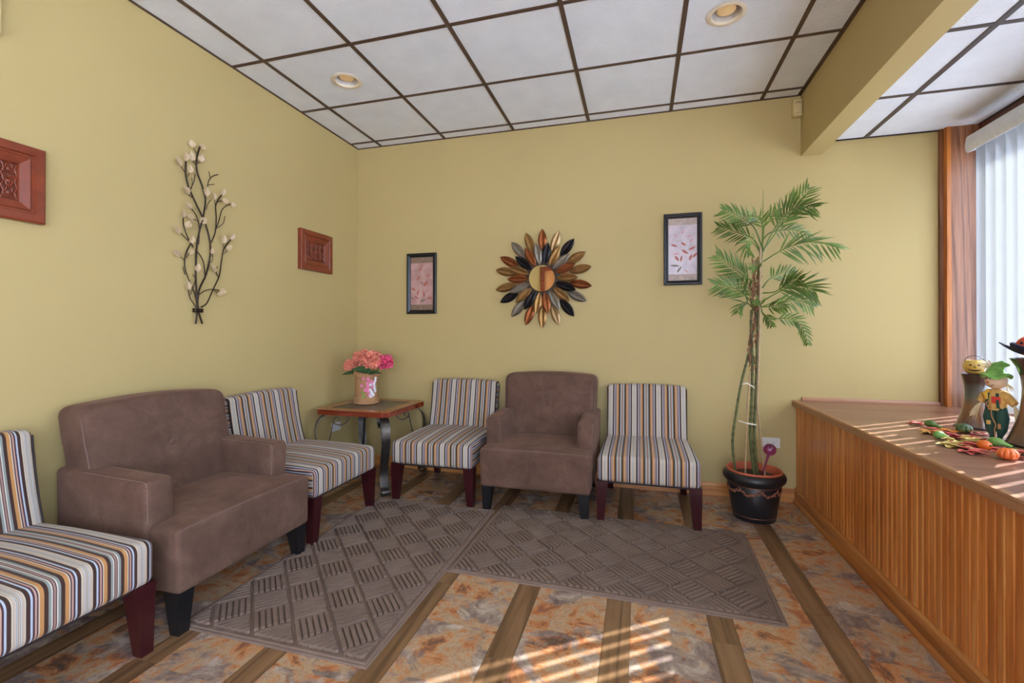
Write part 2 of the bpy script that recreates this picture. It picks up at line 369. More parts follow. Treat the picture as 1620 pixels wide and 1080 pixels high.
# door in rear wall (seen in the mirror)
dr = struct(MB().box(.47, 1.37, YR-.07, YR-.03, -.02, 2.07).build('door_1', wood('door_oak', (170, 110, 60), (200, 140, 84), (214, 160, 104), 'z', .35, 40, 0)))
MB().box(.40, .49, YR-.02, YR+.025, 0, 2.14).build('door_casing', TABLEEDGE, dr); MB().box(1.35, 1.44, YR-.02, YR+.025, 0, 2.14).build('door_casing', TABLEEDGE, dr)
MB().box(.49, 1.35, YR-.02, YR+.025, 2.05, 2.14).build('door_casing', TABLEEDGE, dr)
k = MB(); k.tube([(1.26, YR-.03, 1.0), (1.26, YR+.03, 1.0)], .01); k.ball((1.26, YR+.045, 1.0), .028); k.build('door_knob', IRON, dr, 40)
for nm, fn, a0, a1 in (('added_window_2', lambda a, d, z: (a, YR-.05+d, z), 1.5, 3.4), ('added_window_3', lambda a, d, z: (XB0+.06+d, a, z), -5.9, -3.5)):  # out-of-view windows added as openings for even fill light
    m = MB()
    for i in range(3):
        a = a0 + (a1-a0)*i/2; w = .03
        lo, hi = max(a0, a-w), min(a1, a+w)
        m.prism([(lo, .3), (hi, .3), (hi, 2.7), (lo, 2.7)], lambda p, q, h, fn=fn: fn(p, h, q), -.03, .03)
    for z in (.3, 2.66): m.prism([(a0, z), (a1, z), (a1, z+.04), (a0, z+.04)], lambda p, q, h, fn=fn: fn(p, h, q), -.03, .03)
    wn = struct(m.build(nm, WFRAME))
    for i in range(2):
        b0 = a0+(a1-a0)*i/2+.03; b1 = a0+(a1-a0)*(i+1)/2-.03
        MB().prism([(b0, .34), (b1, .34), (b1, 2.66), (b0, 2.66)], lambda p, q, h, fn=fn: fn(p, h, q), -.003, .003).build('pane', PANE, wn)
# unseen ground outside, kept very pale to bounce light up to the ceiling
struct(MB().box(-30, 40, -40, 30, -.3, -.2).build('ground', plain('pale_bounce_ground', (224, 225, 228), .9)))

# ---- floor: slate-look squares in columns with plank strips between
fl = struct(MB().box(-.1, XL+.02, YR-.1, .1, -.05, -.006).build('floor', plain('dark_subfloor', (70, 52, 40), .8)))
G = .0006
def slab(w, l): m = MB(); m.box(-w/2+G, w/2-G, -l/2+G, l/2-G, -.006, 0); return m
cache = {}
def piece(name, mat, x0, x1, y0, y1):
    key = (name, round(x1-x0, 4), round(y1-y0, 4))
    if key not in cache:
        me = D.meshes.new(name); q = slab(x1-x0, y1-y0); me.from_pydata(q.v, [], q.f); me.materials.append(mat); cache[key] = me
    link(name, cache[key], None, fl, ((x0+x1)/2, (y0+y1)/2, 0))
edges = [(-.115, .29)] + [(.39+.406*i, .695+.406*i) for i in range(7)] + [(3.232, 3.52)]
for i, (x0, x1) in enumerate(edges):
    x0 = max(0, x0); off = [.1, .22, .05, .17, .25, .01, .12, -.0, .16][i]
    y = 0; first = True
    while y > YR:
        y1 = y - (.305 if not first else (.305-off if off > .001 else .305)); first = False
        piece('stone_tile', STONE, x0, x1, max(y1, YR), y); y = y1
for i in range(8):
    x0 = edges[i][1]; x1 = edges[i+1][0]; st = [.3, .55, .2, .7, .2, .42, .80, .5][i]; y = 0; y1 = -st
    while y > YR:
        piece('wood_plank', PLANK, x0, x1, max(y1, YR), y); y = y1; y1 -= .914

# ---- ceiling: tiles in a dark T-bar grid
T = .6096; GX0, GY0 = .245, .1154
ce = struct(MB().box(-.1, XB0+.05, YR-.1, .1, H+.05, H+.1).build('ceiling', plain('plenum', (120, 118, 115), .9)))
be = struct(MB().box(XB1-.02, XW+.15, YBAY-.1, .1, ZBAY+.05, 2.95).build('ceiling_bay', plain('plenum_bay', (120, 118, 115), .9)))
tcache = {}
def ctile(par, x0, x1, y0, y1, z, hole=None):
    x0 += .002; x1 -= .002; y0 += .002; y1 -= .002
    w, l = x1-x0, y1-y0; key = (round(w, 3), round(l, 3), hole)
    if key not in tcache:
        m = MB()
        if hole:
            hx, hy, r = hole; n = 48; ins = []; out = []
            for j in range(n):
                a = 2*PI*j/n; c, s_ = math.cos(a), math.sin(a); ins.append((hx+r*c, hy+r*s_))
                tx = ((w/2-hx) if c > 0 else (-w/2-hx))/c if abs(c) > 1e-6 else 9; ty = ((l/2-hy) if s_ > 0 else (-l/2-hy))/s_ if abs(s_) > 1e-6 else 9
                q = min(tx, ty); out.append((hx+c*q, hy+s_*q))
            for cx, cy in ((1,1),(1,-1),(-1,1),(-1,-1)):
                px, py = cx*w/2, cy*l/2; k_ = min(range(n), key=lambda j: (out[j][0]-px)**2+(out[j][1]-py)**2); out[k_] = (px, py)
            m.add([(a, b, 0) for a, b in out]+[(a, b, 0) for a, b in ins]+[(a, b, .015) for a, b in ins], [(j, n+j, n+(j+1) % n, (j+1) % n) for j in range(n)] + [(n+j, 2*n+j, 2*n+(j+1) % n, n+(j+1) % n) for j in range(n)])
        else: m.box(-w/2, w/2, -l/2, l/2, 0, .015)
        me = D.meshes.new('ceiling_tile'); me.from_pydata(m.v, [], m.f); me.materials.append(TILE); tcache[key] = me
    link('ceiling_tile', tcache[key], None, par, ((x0+x1)/2, (y0+y1)/2, z))
xs = [0] + [GX0+T*i for i in range(6)] + [XB0]
ys = [0] + [-(GY0+T*j) for j in range(10)] + [YR]
LIGHTS = [(.60, -1.01), (2.893, -1.03)]
for i in range(len(xs)-1):
    for j in range(len(ys)-1):
        hole = None
        for lx, ly in LIGHTS:
            if xs[i] < lx < xs[i+1] and ys[j+1] < ly < ys[j]: hole = (round(lx-(xs[i]+xs[i+1])/2, 4), round(ly-(ys[j]+ys[j+1])/2, 4), .078)
        ctile(ce, xs[i], xs[i+1], ys[j+1], ys[j], H, hole)
for x in xs[1:-1]: MB().box(x-.012, x+.012, YR, 0, H-.004, H+.004).build('grid_bar', TBAR, ce)
for y in ys[1:-1]: MB().box(0, XB0, y-.0115, y+.0115, H-.0036, H+.0036).build('grid_bar', TBAR, ce)
for b in ((0, .014, YR, 0), (0, XB0, -.014, 0), (XB0-.024, XB0, YR, 0)): MB().box(b[0], b[1], b[2], b[3], H-.005, H+.0044).build('edge_bar', TBAR, ce)
bxs = [XB1, 3.925, XW]; bys = [0] + [-(.59+T*.98*j) for j in range(5)] + [YBAY]
for i in range(2):
    for j in range(len(bys)-1): ctile(be, bxs[i], bxs[i+1], bys[j+1], bys[j], ZBAY)
BBAR = plain('grey_brown_grid_bar', (70, 62, 60), .4)
MB().box(3.911, 3.939, YBAY, 0, ZBAY-.004, ZBAY+.004).build('grid_bar', BBAR, be)
for y in bys[1:-1]: MB().box(XB1, XW, y-.012, y+.012, ZBAY-.0036, ZBAY+.0036).build('grid_bar', BBAR, be)
MB().box(XB1, XW, -.012, 0, ZBAY-.006, ZBAY+.0044).build('edge_bar', SLOT, be)
MB().box(XW-.016, XW, YBAY, -.012, ZBAY-.006, ZBAY+.0044).build('edge_bar', SLOT, be)
def downlight(x, y, label):
    t = thing('recessed_light', label, 'ceiling light', (x, y, H), 0, 'recessed ceiling lights')
    MB().lathe([(.074, .012), (.074, -.002), (.093, -.001), (.097, -.005), (.092, -.008), (.076, -.008), (.072, -.003), (.072, .012)], 40, cap=False).build('trim_ring', LTRIM, t, 40)
    MB().lathe([(.0725, .004), (.068, .02), (.058, .05), (.05, .062), (.02, .066), (.0505, .067), (.075, .004)], 40, cap=False).build('baffle', LBAFFLE, t, 40)
    MB().lathe([(.012, .0655), (.02, .060), (.040, .034), (.046, .022), (.045, .016), (.03, .010), (.012, .008)], 32).build('bulb', LBULB, t, 40)
downlight(*LIGHTS[0], 'cream recessed ceiling light nearest the left yellow wall')
downlight(*LIGHTS[1], 'cream recessed ceiling light nearest the dropped yellow beam')

# ---- window bay: casing post, header, window, blind
p = struct(MB().box(4.375, XW+.12, -.05, 0, ZL, ZBAY).build('trim_1', POST), 'wide oak casing panel beside the window blind')
MB().box(4.352, 4.375, -.052, 0, ZL, ZBAY).build('side_board', OAK_Z, p)
MB().box(4.332, 4.352, -.02, 0, ZL, ZBAY).build('stop_moulding', POST, p)
MB().box(XW-.012, XW+.006, -.066, -.05, ZL, ZBAY).build('corner_bead', POSTD, p)
struct(MB().box(XW-.01, XW+.15, YBAY, -.05, 2.37, ZBAY+.02).build('trim_2', POSTD), 'dark oak header above the window')
struct(MB().prism([(0, 0), (.02, 0), (.02, .012), (.012, .024), (0, .024)], lambda a, b, h: (h, -a, ZL+b), XL+.03, 4.332).build('trim_3', wood('ledge_back_strip', (140, 92, 66), (168, 118, 88), (182, 136, 104), 'x', .35, 45, 0)))
struct(MB().box(XW+.12, XW+.2, YBAY, 0, -.2, ZL-.02).build('wall_window', plain('outside_brick', (160, 120, 100), .8)))
m = MB()
for y0, y1 in ((-.115, -.05), (-1.56, -1.5), (YBAY, YBAY+.06)): m.box(XW+.02, XW+.09, y0, y1, ZL, 2.37)
m.box(XW+.02, XW+.09, YBAY, -.05, ZL, ZL+.05).box(XW+.02, XW+.09, YBAY, -.05, 2.32, 2.37)
m.box(XW+.0, XW+.02, -.078, -.055, ZL, 2.37)
w1 = struct(m.build('window_1', WFRAME))
for y0, y1 in ((-1.5, -.115), (YBAY+.06, -1.56)): MB().box(XW+.05, XW+.056, y0, y1, ZL+.05, 2.32).build('pane', PANET, w1)
bl = thing('vertical_blind', 'white vertical slat blind with rounded valance over the bay window', 'blind', (4.44, 0, 0))
vp = [(-.05, 2.382), (-.056, 2.37), (-.062, 2.33), (-.06, 2.30), (-.05, 2.282), (-.044, 2.284), (-.052, 2.30), (-.054, 2.33), (-.048, 2.368), (-.044, 2.374), (.05, 2.374), (.05, 2.382)]
MB().prism(vp, lambda a, b, h: (a, h, b), YBAY+.01, -.175).build('valance', VALANCE, bl, 40)
MB().prism([(-.05, 2.382), (-.056, 2.37), (-.062, 2.33), (-.06, 2.30), (-.05, 2.282), (.0, 2.300), (.05, 2.36), (.05, 2.382)], lambda a, b, h: (a, h, b), -.175, -.172).build('valance_end_cap', VALANCE, bl)
MB().box(-.02, .03, YBAY+.02, -.18, 2.345, 2.372).build('head_rail', WFRAME, bl)
PHI, SW, PITCHY = math.radians(-17), .055, .078
def slat_mesh():
    m = MB(); n = 6; pr = []
    for i in range(n+1):
        t = -1+2*i/n; pr.append((t*SW/2, .0035*(1-t*t)))
    pts = pr + [(a, b-.0009) for a, b in reversed(pr)]
    cs, sn = math.cos(PHI), math.sin(PHI)
    m.prism(pts, lambda a, b, h: (a*cs-b*sn, a*sn+b*cs, h), .735, 2.35)
    me = D.meshes.new('slat'); me.from_pydata(m.v, [], m.f); me.materials.append(SLAT); me.shade_smooth(); me.set_sharp_from_angle(angle=.6); return me
sm = slat_mesh(); y = -.215
while y > YBAY+.06:
    link('slat', sm, None, bl, (0, y, 0)); y -= PITCHY

# ---- beadboard window ledge
lg = thing('window_ledge', 'honey oak beadboard ledge cabinet below the bay window', 'ledge cabinet', (XL, 0, 0))
MB().box(0, XW+.12-XL, YBAY, -.0, ZL-.035, ZL).build('ledge_top', LEDGE, lg)
MB().prism([(-.03, -.036), (-.022, -.04), (0, -.04), (0, .001), (-.024, .001), (-.03, -.005)], lambda a, b, h: (a, h, ZL+b), YBAY, 0).build('front_edge', wood('ledge_front_edge', (132, 86, 54), (160, 112, 74), (176, 130, 92), 'y', .35, 45, 0), lg)
PW = .0372
me = None; y = -.0005
pm = MB().prism([(.012, -PW/2+.0004), (-.001, -PW/2+.0004), (-.006, -PW/2+.0055), (-.006, PW/2-.0055), (-.001, PW/2-.0004), (.012, PW/2-.0004)][::-1], lambda a, b, h: (a, b, h), .10, ZL-.04)
me = D.meshes.new('plank'); me.from_pydata(pm.v, [], pm.f); me.materials.append(OAK_Z)
while y-PW > YBAY: link('plank', me, None, lg, (0, y-PW/2, 0)); y -= PW
MB().box(.012, .03, YBAY, 0, 0, ZL-.036).build('carcass', POSTD, lg)
MB().prism([(-.03, 0), (-.03, .012), (-.022, .024), (-.019, .028), (-.019, .088), (-.012, .1), (.012, .1), (.012, 0)][::-1], lambda a, b, h: (a, h, b), YBAY, 0).build('base_trim', OAK_Y, lg)
#NEXT
# ------------------------------------------------------------------ furniture
def chair_fn_seat(x, y, z):
    t = max(0, min(1, (-y-.08)/.65))                     # 0 rear, 1 front
    x *= .93 + .085*t
    if z > .36: z += .016*(1-(x/.32)**2)*math.sin(PI*min(1, max(0, t*.9+.05))) - .012*t*t
    if z < .33: y += 0
    return (x, y, z)
def chair_fn_back(x, y, z):
    q = (z-.40)/.40
    y += .085*q + .012*math.sin(q*PI) - .01*(1-(x/.29)**2)*math.sin(max(0, min(1, q))*PI)
    if z > .7: z -= .012*(x/.28)**2
    return (x*(.985+.02*q), y, z)
def make_chair():
    t = thing('slipper_chair', 'x', 'chair')
    MB().rbox(-.30, .30, -.73, -.08, .258, .428, .028, (12, 12, 4), chair_fn_seat).build('seat', STRIPES, t, 60)
    b = MB().rbox(-.282, .282, -.19, -.105, .395, .80, .024, (12, 3, 12), chair_fn_back).build('backrest', STRIPES, t, 60)
    for s in (-1, 1):
        pts = [chair_fn_back(s*.278, -.185, .42+.36*i/12) for i in range(13)]
        MB().tube(spline(pts, 2), .0032, 6).build('piping', PIPING, b, 60)
        pts = [chair_fn_back(s*.278, -.110, .42+.36*i/12) for i in range(13)]
        MB().tube(spline(pts, 2), .0032, 6).build('piping', PIPING, b, 60)
    MB().box(-.27, .27, -.70, -.10, .246, .262).build('dust_cover', PIPING, t)
    for s in (-1, 1):
        MB().taper((s*.283, -.698, 0), (.021, .021), (s*.272, -.690, .262), (.036, .036)).build('leg', MAHOG, t)
        MB().taper((s*.262, -.045, 0), (.02, .02), (s*.250, -.13, .262), (.03, .03)).build('leg', MAHOG, t)
    return t
chair = make_chair()
CH = [((2.505, 0, 0), 0, 'striped armless chair between the brown armchair and the potted palm'),
      ((1.072, 0, 0), 0, 'striped armless chair between the corner table and the back wall armchair'),
      ((0, -1.165, 0), PI/2, 'striped armless chair on the left wall beside the corner table'),
      ((0, -2.635, 0), PI/2, 'large foreground striped armless chair cut off by the left edge')]
for i, (loc, rz, lab) in enumerate(CH):
    o = chair if i == 0 else copy_tree(chair)
    o.location = loc; o.rotation_euler = (0, 0, rz); tag(o, lab, 'chair', 'striped slipper chairs')

def arm_back(x, y, z):
    q = (z-.40)/.485
    y += .10*q + .008*math.sin(q*PI) - .018*(1-(x/.36)**2)*math.sin(max(0, min(1, q))*PI)
    if z > .7: z -= .022*(x/.35)**2 - .006
    d = math.hypot(x-.0, z-.648)
    if y < -.1: y += .012*math.exp(-(d/.045)**2)
    return (x*(.965+.04*q), y, z)
def arm_seat(x, y, z):
    if z > .38:
        t = max(0, min(1, (-y-.2)/.55)); z += .022*(1-(x/.37)**2)*math.sin(PI*min(1, t*.9)) - .008*t
    if z < .3: x *= .985
    return (x, y, z)
def make_armchair():
    t = thing('armchair', 'x', 'armchair')
    MB().rbox(-.367, .367, -.752, -.60, .165, .425, .022, (14, 3, 5), arm_seat).build('front_apron', SUEDE, t, 60)
    MB().rbox(-.30, .30, -.70, -.20, .20, .424, .022, (12, 10, 4), arm_seat).build('seat', SUEDE, t, 60)
    MB().rbox(-.345, .345, -.64, -.05, .17, .30, .02, (6, 6, 3)).build('frame_base', SUEDE, t, 60)
    b = MB().rbox(-.352, .352, -.30, -.125, .40, .875, .045, (14, 4, 14), arm_back).build('backrest', SUEDE, t, 60)
    MB().rbox(-.335, .335, -.19, -.055, .17, .45, .02, (4, 3, 4)).build('back_frame', SUEDE, t, 60)
    bt = Vector(arm_back(0, -.304, .648)); MB().ball((bt.x, bt.y, bt.z), .015, 12, 7, (1, .5, 1)).build('button', SUEDE, b, 60)
    for s in (-1, 1):
        pts = [arm_back(s*.345, -.285, .43+.40*i/10) for i in range(11)]
        MB().tube(spline(pts, 2), .0022, 5).build('seam', STITCH, b, 60)
        def fn(x, y, z, s=s):
            q = max(0, min(1, (z-.3)/.3)); tt = max(0, min(1, (-y-.1)/.5))
            return (x+s*.008*q, y, z+(.02*(1-tt)-.006 if z > .5 else 0))
        a = MB().rbox(min(s*.253, s*.367), max(s*.253, s*.367), -.602, -.08, .18, .598, .026, (3, 10, 8), fn).build('armrest', SUEDE, t, 60)
        for xe in (.262, .358):
            pts = [fn(s*xe, -.594, z) for z in (.43, .48, .53, .57)] + [fn(s*xe, -.585, .591), fn(s*xe, -.55, .5945), fn(s*xe, -.4, .594), fn(s*xe, -.25, .594)]
            MB().tube(spline(pts, 3), .0018, 5).build('seam', STITCH, a, 60)
        MB().taper((s*.325, -.712, 0), (.022, .022), (s*.318, -.700, .175), (.037, .037)).build('leg', BLACKLEG, t)
        MB().taper((s*.31, -.045, 0), (.02, .02), (s*.29, -.10, .175), (.03, .03)).build('leg', BLACKLEG, t)
    pts = [arm_seat(-.355+.71*i/16, -.744, .4185) for i in range(17)]
    MB().tube(pts, .0018, 5).build('seam', STITCH, t, 60)
    return t
ac = make_armchair()
ac.location = (1.80, 0, 0); tag(ac, 'brown suede armchair against the back wall beneath the sunburst mirror', 'armchair', 'brown suede armchairs')
a2 = copy_tree(ac); a2.location = (0, -1.90, 0); a2.rotation_euler = (0, 0, PI/2)
tag(a2, 'wide brown suede armchair on the left wall between two striped chairs', 'armchair', 'brown suede armchairs')

# ---- corner table
TX, TY, TZ, TH = .405, -.39, .607, .312
tb = thing('corner_table', 'low square wood and slate table on scrolled iron legs in the corner', 'side table', (TX, TY, 0))
ch = .045; bw = .088; th = .04
oct_ = [(-TH+ch, -TH), (TH-ch, -TH), (TH, -TH+ch), (TH, TH-ch), (TH-ch, TH), (-TH+ch, TH), (-TH, TH-ch), (-TH, -TH+ch)]
MB().prism(oct_, lambda a, b, h: (a, b, h), TZ-th, TZ-.003).build('tabletop', TABLEEDGE, tb)
i_ = TH-bw
for k_ in range(4):
    c_, s_ = round(math.cos(k_*PI/2)), round(math.sin(k_*PI/2)); g = .0012
    pl = [(-TH+ch+g, -TH), (TH-ch-g, -TH), (TH-ch/2-g, -TH+ch/2), (i_-g, -i_), (-i_+g, -i_), (-TH+ch/2+g, -TH+ch/2)]
    MB().prism([(a*c_-b*s_, a*s_+b*c_) for a, b in pl], lambda a, b, h: (a, b, h), TZ-.006, TZ).build('border_board', TABLEWOOD, tb)
for ix in range(2):
    for iy in range(2):
        x0 = -i_+ix*i_; y0 = -i_+iy*i_
        MB().box(x0+.002, x0+i_-.002, y0+.002, y0+i_-.002, TZ-.008, TZ-.001).build('slate_tile', SLATE, tb)
def spiral(cx, cz, r0, r1, a0, turns, n=22): return [(cx+(r0+(r1-r0)*i/n)*math.cos(a0+turns*2*PI*i/n), cz+(r0+(r1-r0)*i/n)*math.sin(a0+turns*2*PI*i/n)) for i in range(n+1)]
zt = TZ-th-.003
for k_ in range(4):
    an = PI/4+k_*PI/2; er = Vector((math.cos(an), math.sin(an), 0)); wd = Vector((-er.y, er.x, 0))
    P = lambda q: [er*r+Vector((0, 0, z)) for r, z in q]
    main = spline([Vector((.27, zt, 0)), Vector((.34, zt-.004, 0)), Vector((.405, zt-.05, 0)), Vector((.425, zt-.14, 0)), Vector((.405, .33, 0)), Vector((.365, .20, 0)), Vector((.36, .13, 0)), Vector((.385, .06, 0))], 6)
    foot = [Vector((a, b, 0)) for a, b in spiral(.414, .036, .033, .012, PI*.95, .95)]
    m = MB().strap(P([(v.x, v.y) for v in main]+[(v.x, v.y) for v in foot]), .062, .006, wd).build('leg', IRON, tb, 50)
    sc = [(.20, zt)] + [(v.x, v.y) for v in spline([Vector((.185, zt-.02, 0)), Vector((.19, zt-.07, 0)), Vector((.235, zt-.10, 0)), Vector((.285, zt-.085, 0))], 5)] + spiral(.268, zt-.06, .030, .010, -.9, .8)
    MB().strap(P(sc), .02, .006, wd).build('scroll', IRON, m, 50)
    s2 = [(v.x, v.y) for v in spline([Vector((.296, zt-.06, 0)), Vector((.31, zt-.14, 0)), Vector((.335, .32, 0)), Vector((.362, .20, 0))], 6)]
    MB().strap(P(s2), .02, .005, wd).build('brace', IRON, m, 50)

# ---- vase with silk flowers
vb = PZ(580, 638, TZ); VX, VY = vb.x, vb.y
vz = thing('jute_vase', 'jute wrapped cylinder vase with tiny pink and white blossoms on the corner table', 'vase', (VX, VY, TZ))
MB().lathe([(.085, 0), (.09, .004), (.09, .25), (.094, .256), (.094, .262), (.078, .262), (.078, .02), (.0, .02)], 36, cap=True).build('body', ROPE, vz, 40)
for z in [.012+.0105*i for i in range(5)] + [.225+.0105*i for i in range(4)]:
    n = 40; MB().tube([(.095*math.cos(2*PI*j/n), .095*math.sin(2*PI*j/n), z+.001*math.sin(j*1.7)) for j in range(n)], .0065, 6, True).build('rope_coil', ROPE, vz, 60)
toc = math.atan2(CAM.y-VY, CAM.x-VX)
def blossom(u, v, mat, r=.0155):
    m = MB(); a = toc + u; c = Vector((math.cos(a)*.0945, math.sin(a)*.0945, v)); ex = Vector((-math.sin(a), math.cos(a), 0)); nz = Vector((math.cos(a), math.sin(a), 0))
    for q in range(5):
        t0 = 2*PI*q/5; dd = ex*math.cos(t0)+Vector((0, 0, 1))*math.sin(t0); ss = nz.cross(dd)
        m.add([c, c+dd*r*.6+ss*r*.45+nz*.003, c+dd*r*1.1+nz*.006, c+dd*r*.6-ss*r*.45+nz*.003], [(0, 1, 2, 3)])
    m.ball(c+nz*.002, .0028, 6, 4); m.build('blossom', mat, vz)
PB = plain('small_pink_blossom', (226, 128, 160), .7); WB = plain('small_white_blossom', (232, 226, 228), .7); GBL = plain('small_green_leaf', (128, 164, 70), .7)
for u, v in ((-.25, .215), (.1, .21), (.3, .19), (.42, .18), (-.38, .155), (.05, .175), (.08, .155), (.07, .13), (.12, .11), (.45, .145), (.2, .08), (-.1, .12), (.1, .145)): blossom(u, v, PB)
for u, v in ((.75, .21), (.72, .19), (.6, .17), (.62, .15), (.3, .16), (.65, .13), (.28, .12), (.35, .11), (.7, .11), (.3, .08), (.32, .065), (.55, .08), (.4, .095)): blossom(u, v, WB, .0145)
for u, v in ((-.3, .1), (-.22, .07), (-.2, .055), (.85, .14)): blossom(u, v, GBL, .012)
def bloom_mesh(m, c, R_, n, seed, sq=.85):
    rg = random.Random(seed); c = Vector(c)
    for i in range(n):
        z = 1-2*(i+.5)/n; a = i*2.39996; rr = math.sqrt(1-z*z); d = Vector((rr*math.cos(a), rr*math.sin(a), z*sq))
        if d.z < -.75: continue
        R2 = R_*rg.uniform(.82, 1.08); p_ = c+d*R2; e1 = d.orthogonal().normalized(); e2 = d.cross(e1); t0 = rg.uniform(0, 6)
        for q in range(4):
            an = t0+q*PI/2+rg.uniform(-.2, .2); s_ = R_*rg.uniform(.5, .78); dd = e1*math.cos(an)+e2*math.sin(an); w_ = d.cross(dd)
            lift = d.normalized()
            v = [p_-lift*.3*s_, p_+dd*s_*.45+w_*s_*.42+lift*s_*rg.uniform(-.1, .3), p_+dd*s_*.85+w_*s_*.3+lift*s_*rg.uniform(-.2, .4), p_+dd*s_+lift*s_*rg.uniform(-.1, .5),
                 p_+dd*s_*.85-w_*s_*.3+lift*s_*rg.uniform(-.2, .4), p_+dd*s_*.45-w_*s_*.42+lift*s_*rg.uniform(-.1, .3)]
            m.add(v, [(0, 1, 2, 3), (0, 3, 4, 5)])
    m.ball(c, R_*.75, 10, 7); return m
def leaf_mesh(m, p0, d, up, L, w, n=6, curl=.25):
    p0 = Vector(p0); d = Vector(d).normalized(); up = Vector(up); sd_ = d.cross(up).normalized(); up = sd_.cross(d).normalized(); V = []
    for i in range(n+1):
        t = i/n; ww = w*math.sin(PI*min(1, t**.8))*.5+.0004; c = p0+d*L*t-up*curl*L*t*t
        V += [c+sd_*ww+up*ww*.3, c, c-sd_*ww+up*ww*.3]
    m.add(V, [q for i in range(n) for q in ((i*3, i*3+1, i*3+4, i*3+3), (i*3+1, i*3+2, i*3+5, i*3+4))]); return m
def silk_flower(px, py, dy, R_, mat, n, seed, label, leaves=()):
    c = PY(px, py, VY+dy); t = thing('silk_flower', label, 'flower', (VX, VY, TZ+.05), 0, 'silk flowers in the jute vase')
    q = c-Vector((VX, VY, TZ+.05))
    MB().tube(spline([(0, 0, -.025), (q.x*.15, q.y*.15, .15), (q.x*.6, q.y*.6, q.z*.75), q-Vector((0, 0, R_*.4))], 4), .003, 6).build('stem', LEAF, t, 60)
    bloom_mesh(MB(), q, R_, n, seed).build('bloom', mat, t)
    for (a, b, du, dv, L, w) in leaves:
        p0 = PY(a, b, VY+dy-.03)-Vector((VX, VY, TZ+.05)); p1 = PY(du, dv, VY+dy-.08)-Vector((VX, VY, TZ+.05))
        leaf_mesh(MB(), p0, p1-p0, (0, -.6, .8), (p1-p0).length, w).build('leaf', LEAF, t)
silk_flower(572, 566, .03, .060, CORAL, 40, 1, 'coral silk flower head at the back left of the jute vase', [(566, 590, 540, 588, 0, .05)])
silk_flower(590, 569, -.04, .066, CORAL, 44, 2, 'largest coral silk flower head at the front of the jute vase', [(588, 590, 556, 578, 0, .075), (582, 592, 600, 585, 0, .04)])
silk_flower(554, 578, .02, .045, CORAL, 28, 3, 'small coral silk flower drooping from the left of the jute vase')
silk_flower(609, 572, .0, .054, PINK, 36, 4, 'bright pink silk flower head at the right of the jute vase')

# ---- floor mats with parquet ribs
def clip(poly, x0, x1, y0, y1):
    for ax, lim, sg in ((0, x0, 1), (0, x1, -1), (1, y0, 1), (1, y1, -1)):
        out = []
        for i in range(len(poly)):
            a, b = poly[i], poly[(i+1) % len(poly)]; da = sg*(a[ax]-lim); db = sg*(b[ax]-lim)
            if da >= 0: out.append(a)
            if da*db < 0: t = da/(da-db); out.append((a[0]+(b[0]-a[0])*t, a[1]+(b[1]-a[1])*t))
        poly = out
        if not poly: return []
    return poly
def make_mat_thing(loc, w, l, rz, label):
    t = thing('floor_mat', label, 'floor mat', loc, rz, 'brown parquet pattern floor mats')
    b = MB(); b.taper((0, 0, .0005), (w/2, l/2), (0, 0, .006), (w/2-.004, l/2-.004)); b.build('backing', MAT, t)
    m = MB(); o1, o2 = .02, .03
    for (x0, x1, y0, y1) in ((-w/2+.012, w/2-.012, -l/2+.012, -l/2+.026), (-w/2+.012, w/2-.012, l/2-.026, l/2-.012), (-w/2+.012, -w/2+.026, -l/2+.026, l/2-.026), (w/2-.026, w/2-.012, -l/2+.026, l/2-.026)):
        m.taper(((x0+x1)/2, (y0+y1)/2, .005), ((x1-x0)/2, (y1-y0)/2), ((x0+x1)/2, (y0+y1)/2, .0105), ((x1-x0)/2-.003, (y1-y0)/2-.003))
    Bk = .142; nb = 6; c45 = math.sqrt(.5); R0 = int(max(w, l)/Bk)+2; lim = (-w/2+.034, w/2-.034, -l/2+.034, l/2-.034)
    for i in range(-R0, R0):
        for j in range(-R0, R0):
            cx, cy = (i+.5)*Bk, (j+.5)*Bk
            X, Y = (cx-cy)*c45, (cx+cy)*c45
            if abs(X) > w/2+Bk or abs(Y) > l/2+Bk: continue
            for k_ in range(nb):
                o_ = (-.5+(k_+.5)/nb)*(Bk-.006); hw = (Bk-.006)/nb*.34; hl = Bk/2-.006
                rect = [(-hl, o_-hw), (hl, o_-hw), (hl, o_+hw), (-hl, o_+hw)]
                if (i+j) % 2: rect = [(-b_, a_) for a_, b_ in rect]
                world = [((cx+a_-cy-b_)*c45, (cx+a_+cy+b_)*c45) for a_, b_ in rect]
                pl = clip(world, *lim)
                if len(pl) < 3: continue
                mx = sum(p_[0] for p_ in pl)/len(pl); my = sum(p_[1] for p_ in pl)/len(pl); n = len(pl)
                top = []
                for (a_, b_) in pl:
                    d_ = math.hypot(mx-a_, my-b_)+1e-6; q = min(.35, .0035/d_); top.append((a_+(mx-a_)*q, b_+(my-b_)*q))
                m.add([(a_, b_, .0055) for a_, b_ in pl]+[(a_, b_, .0165) for a_, b_ in top], [tuple(range(n, 2*n))]+[(q, (q+1) % n, n+(q+1) % n, n+q) for q in range(n)])
    tag(m.build('raised_ribs', MAT, t), kind='stuff')
make_mat_thing((1.10, -1.458, 0), .87, 1.49, 0, 'brown ribbed mat in front of the left wall seats')
make_mat_thing((2.295, -1.085, 0), .90, 1.50, PI/2-.022, 'brown ribbed mat in front of the back wall seats')
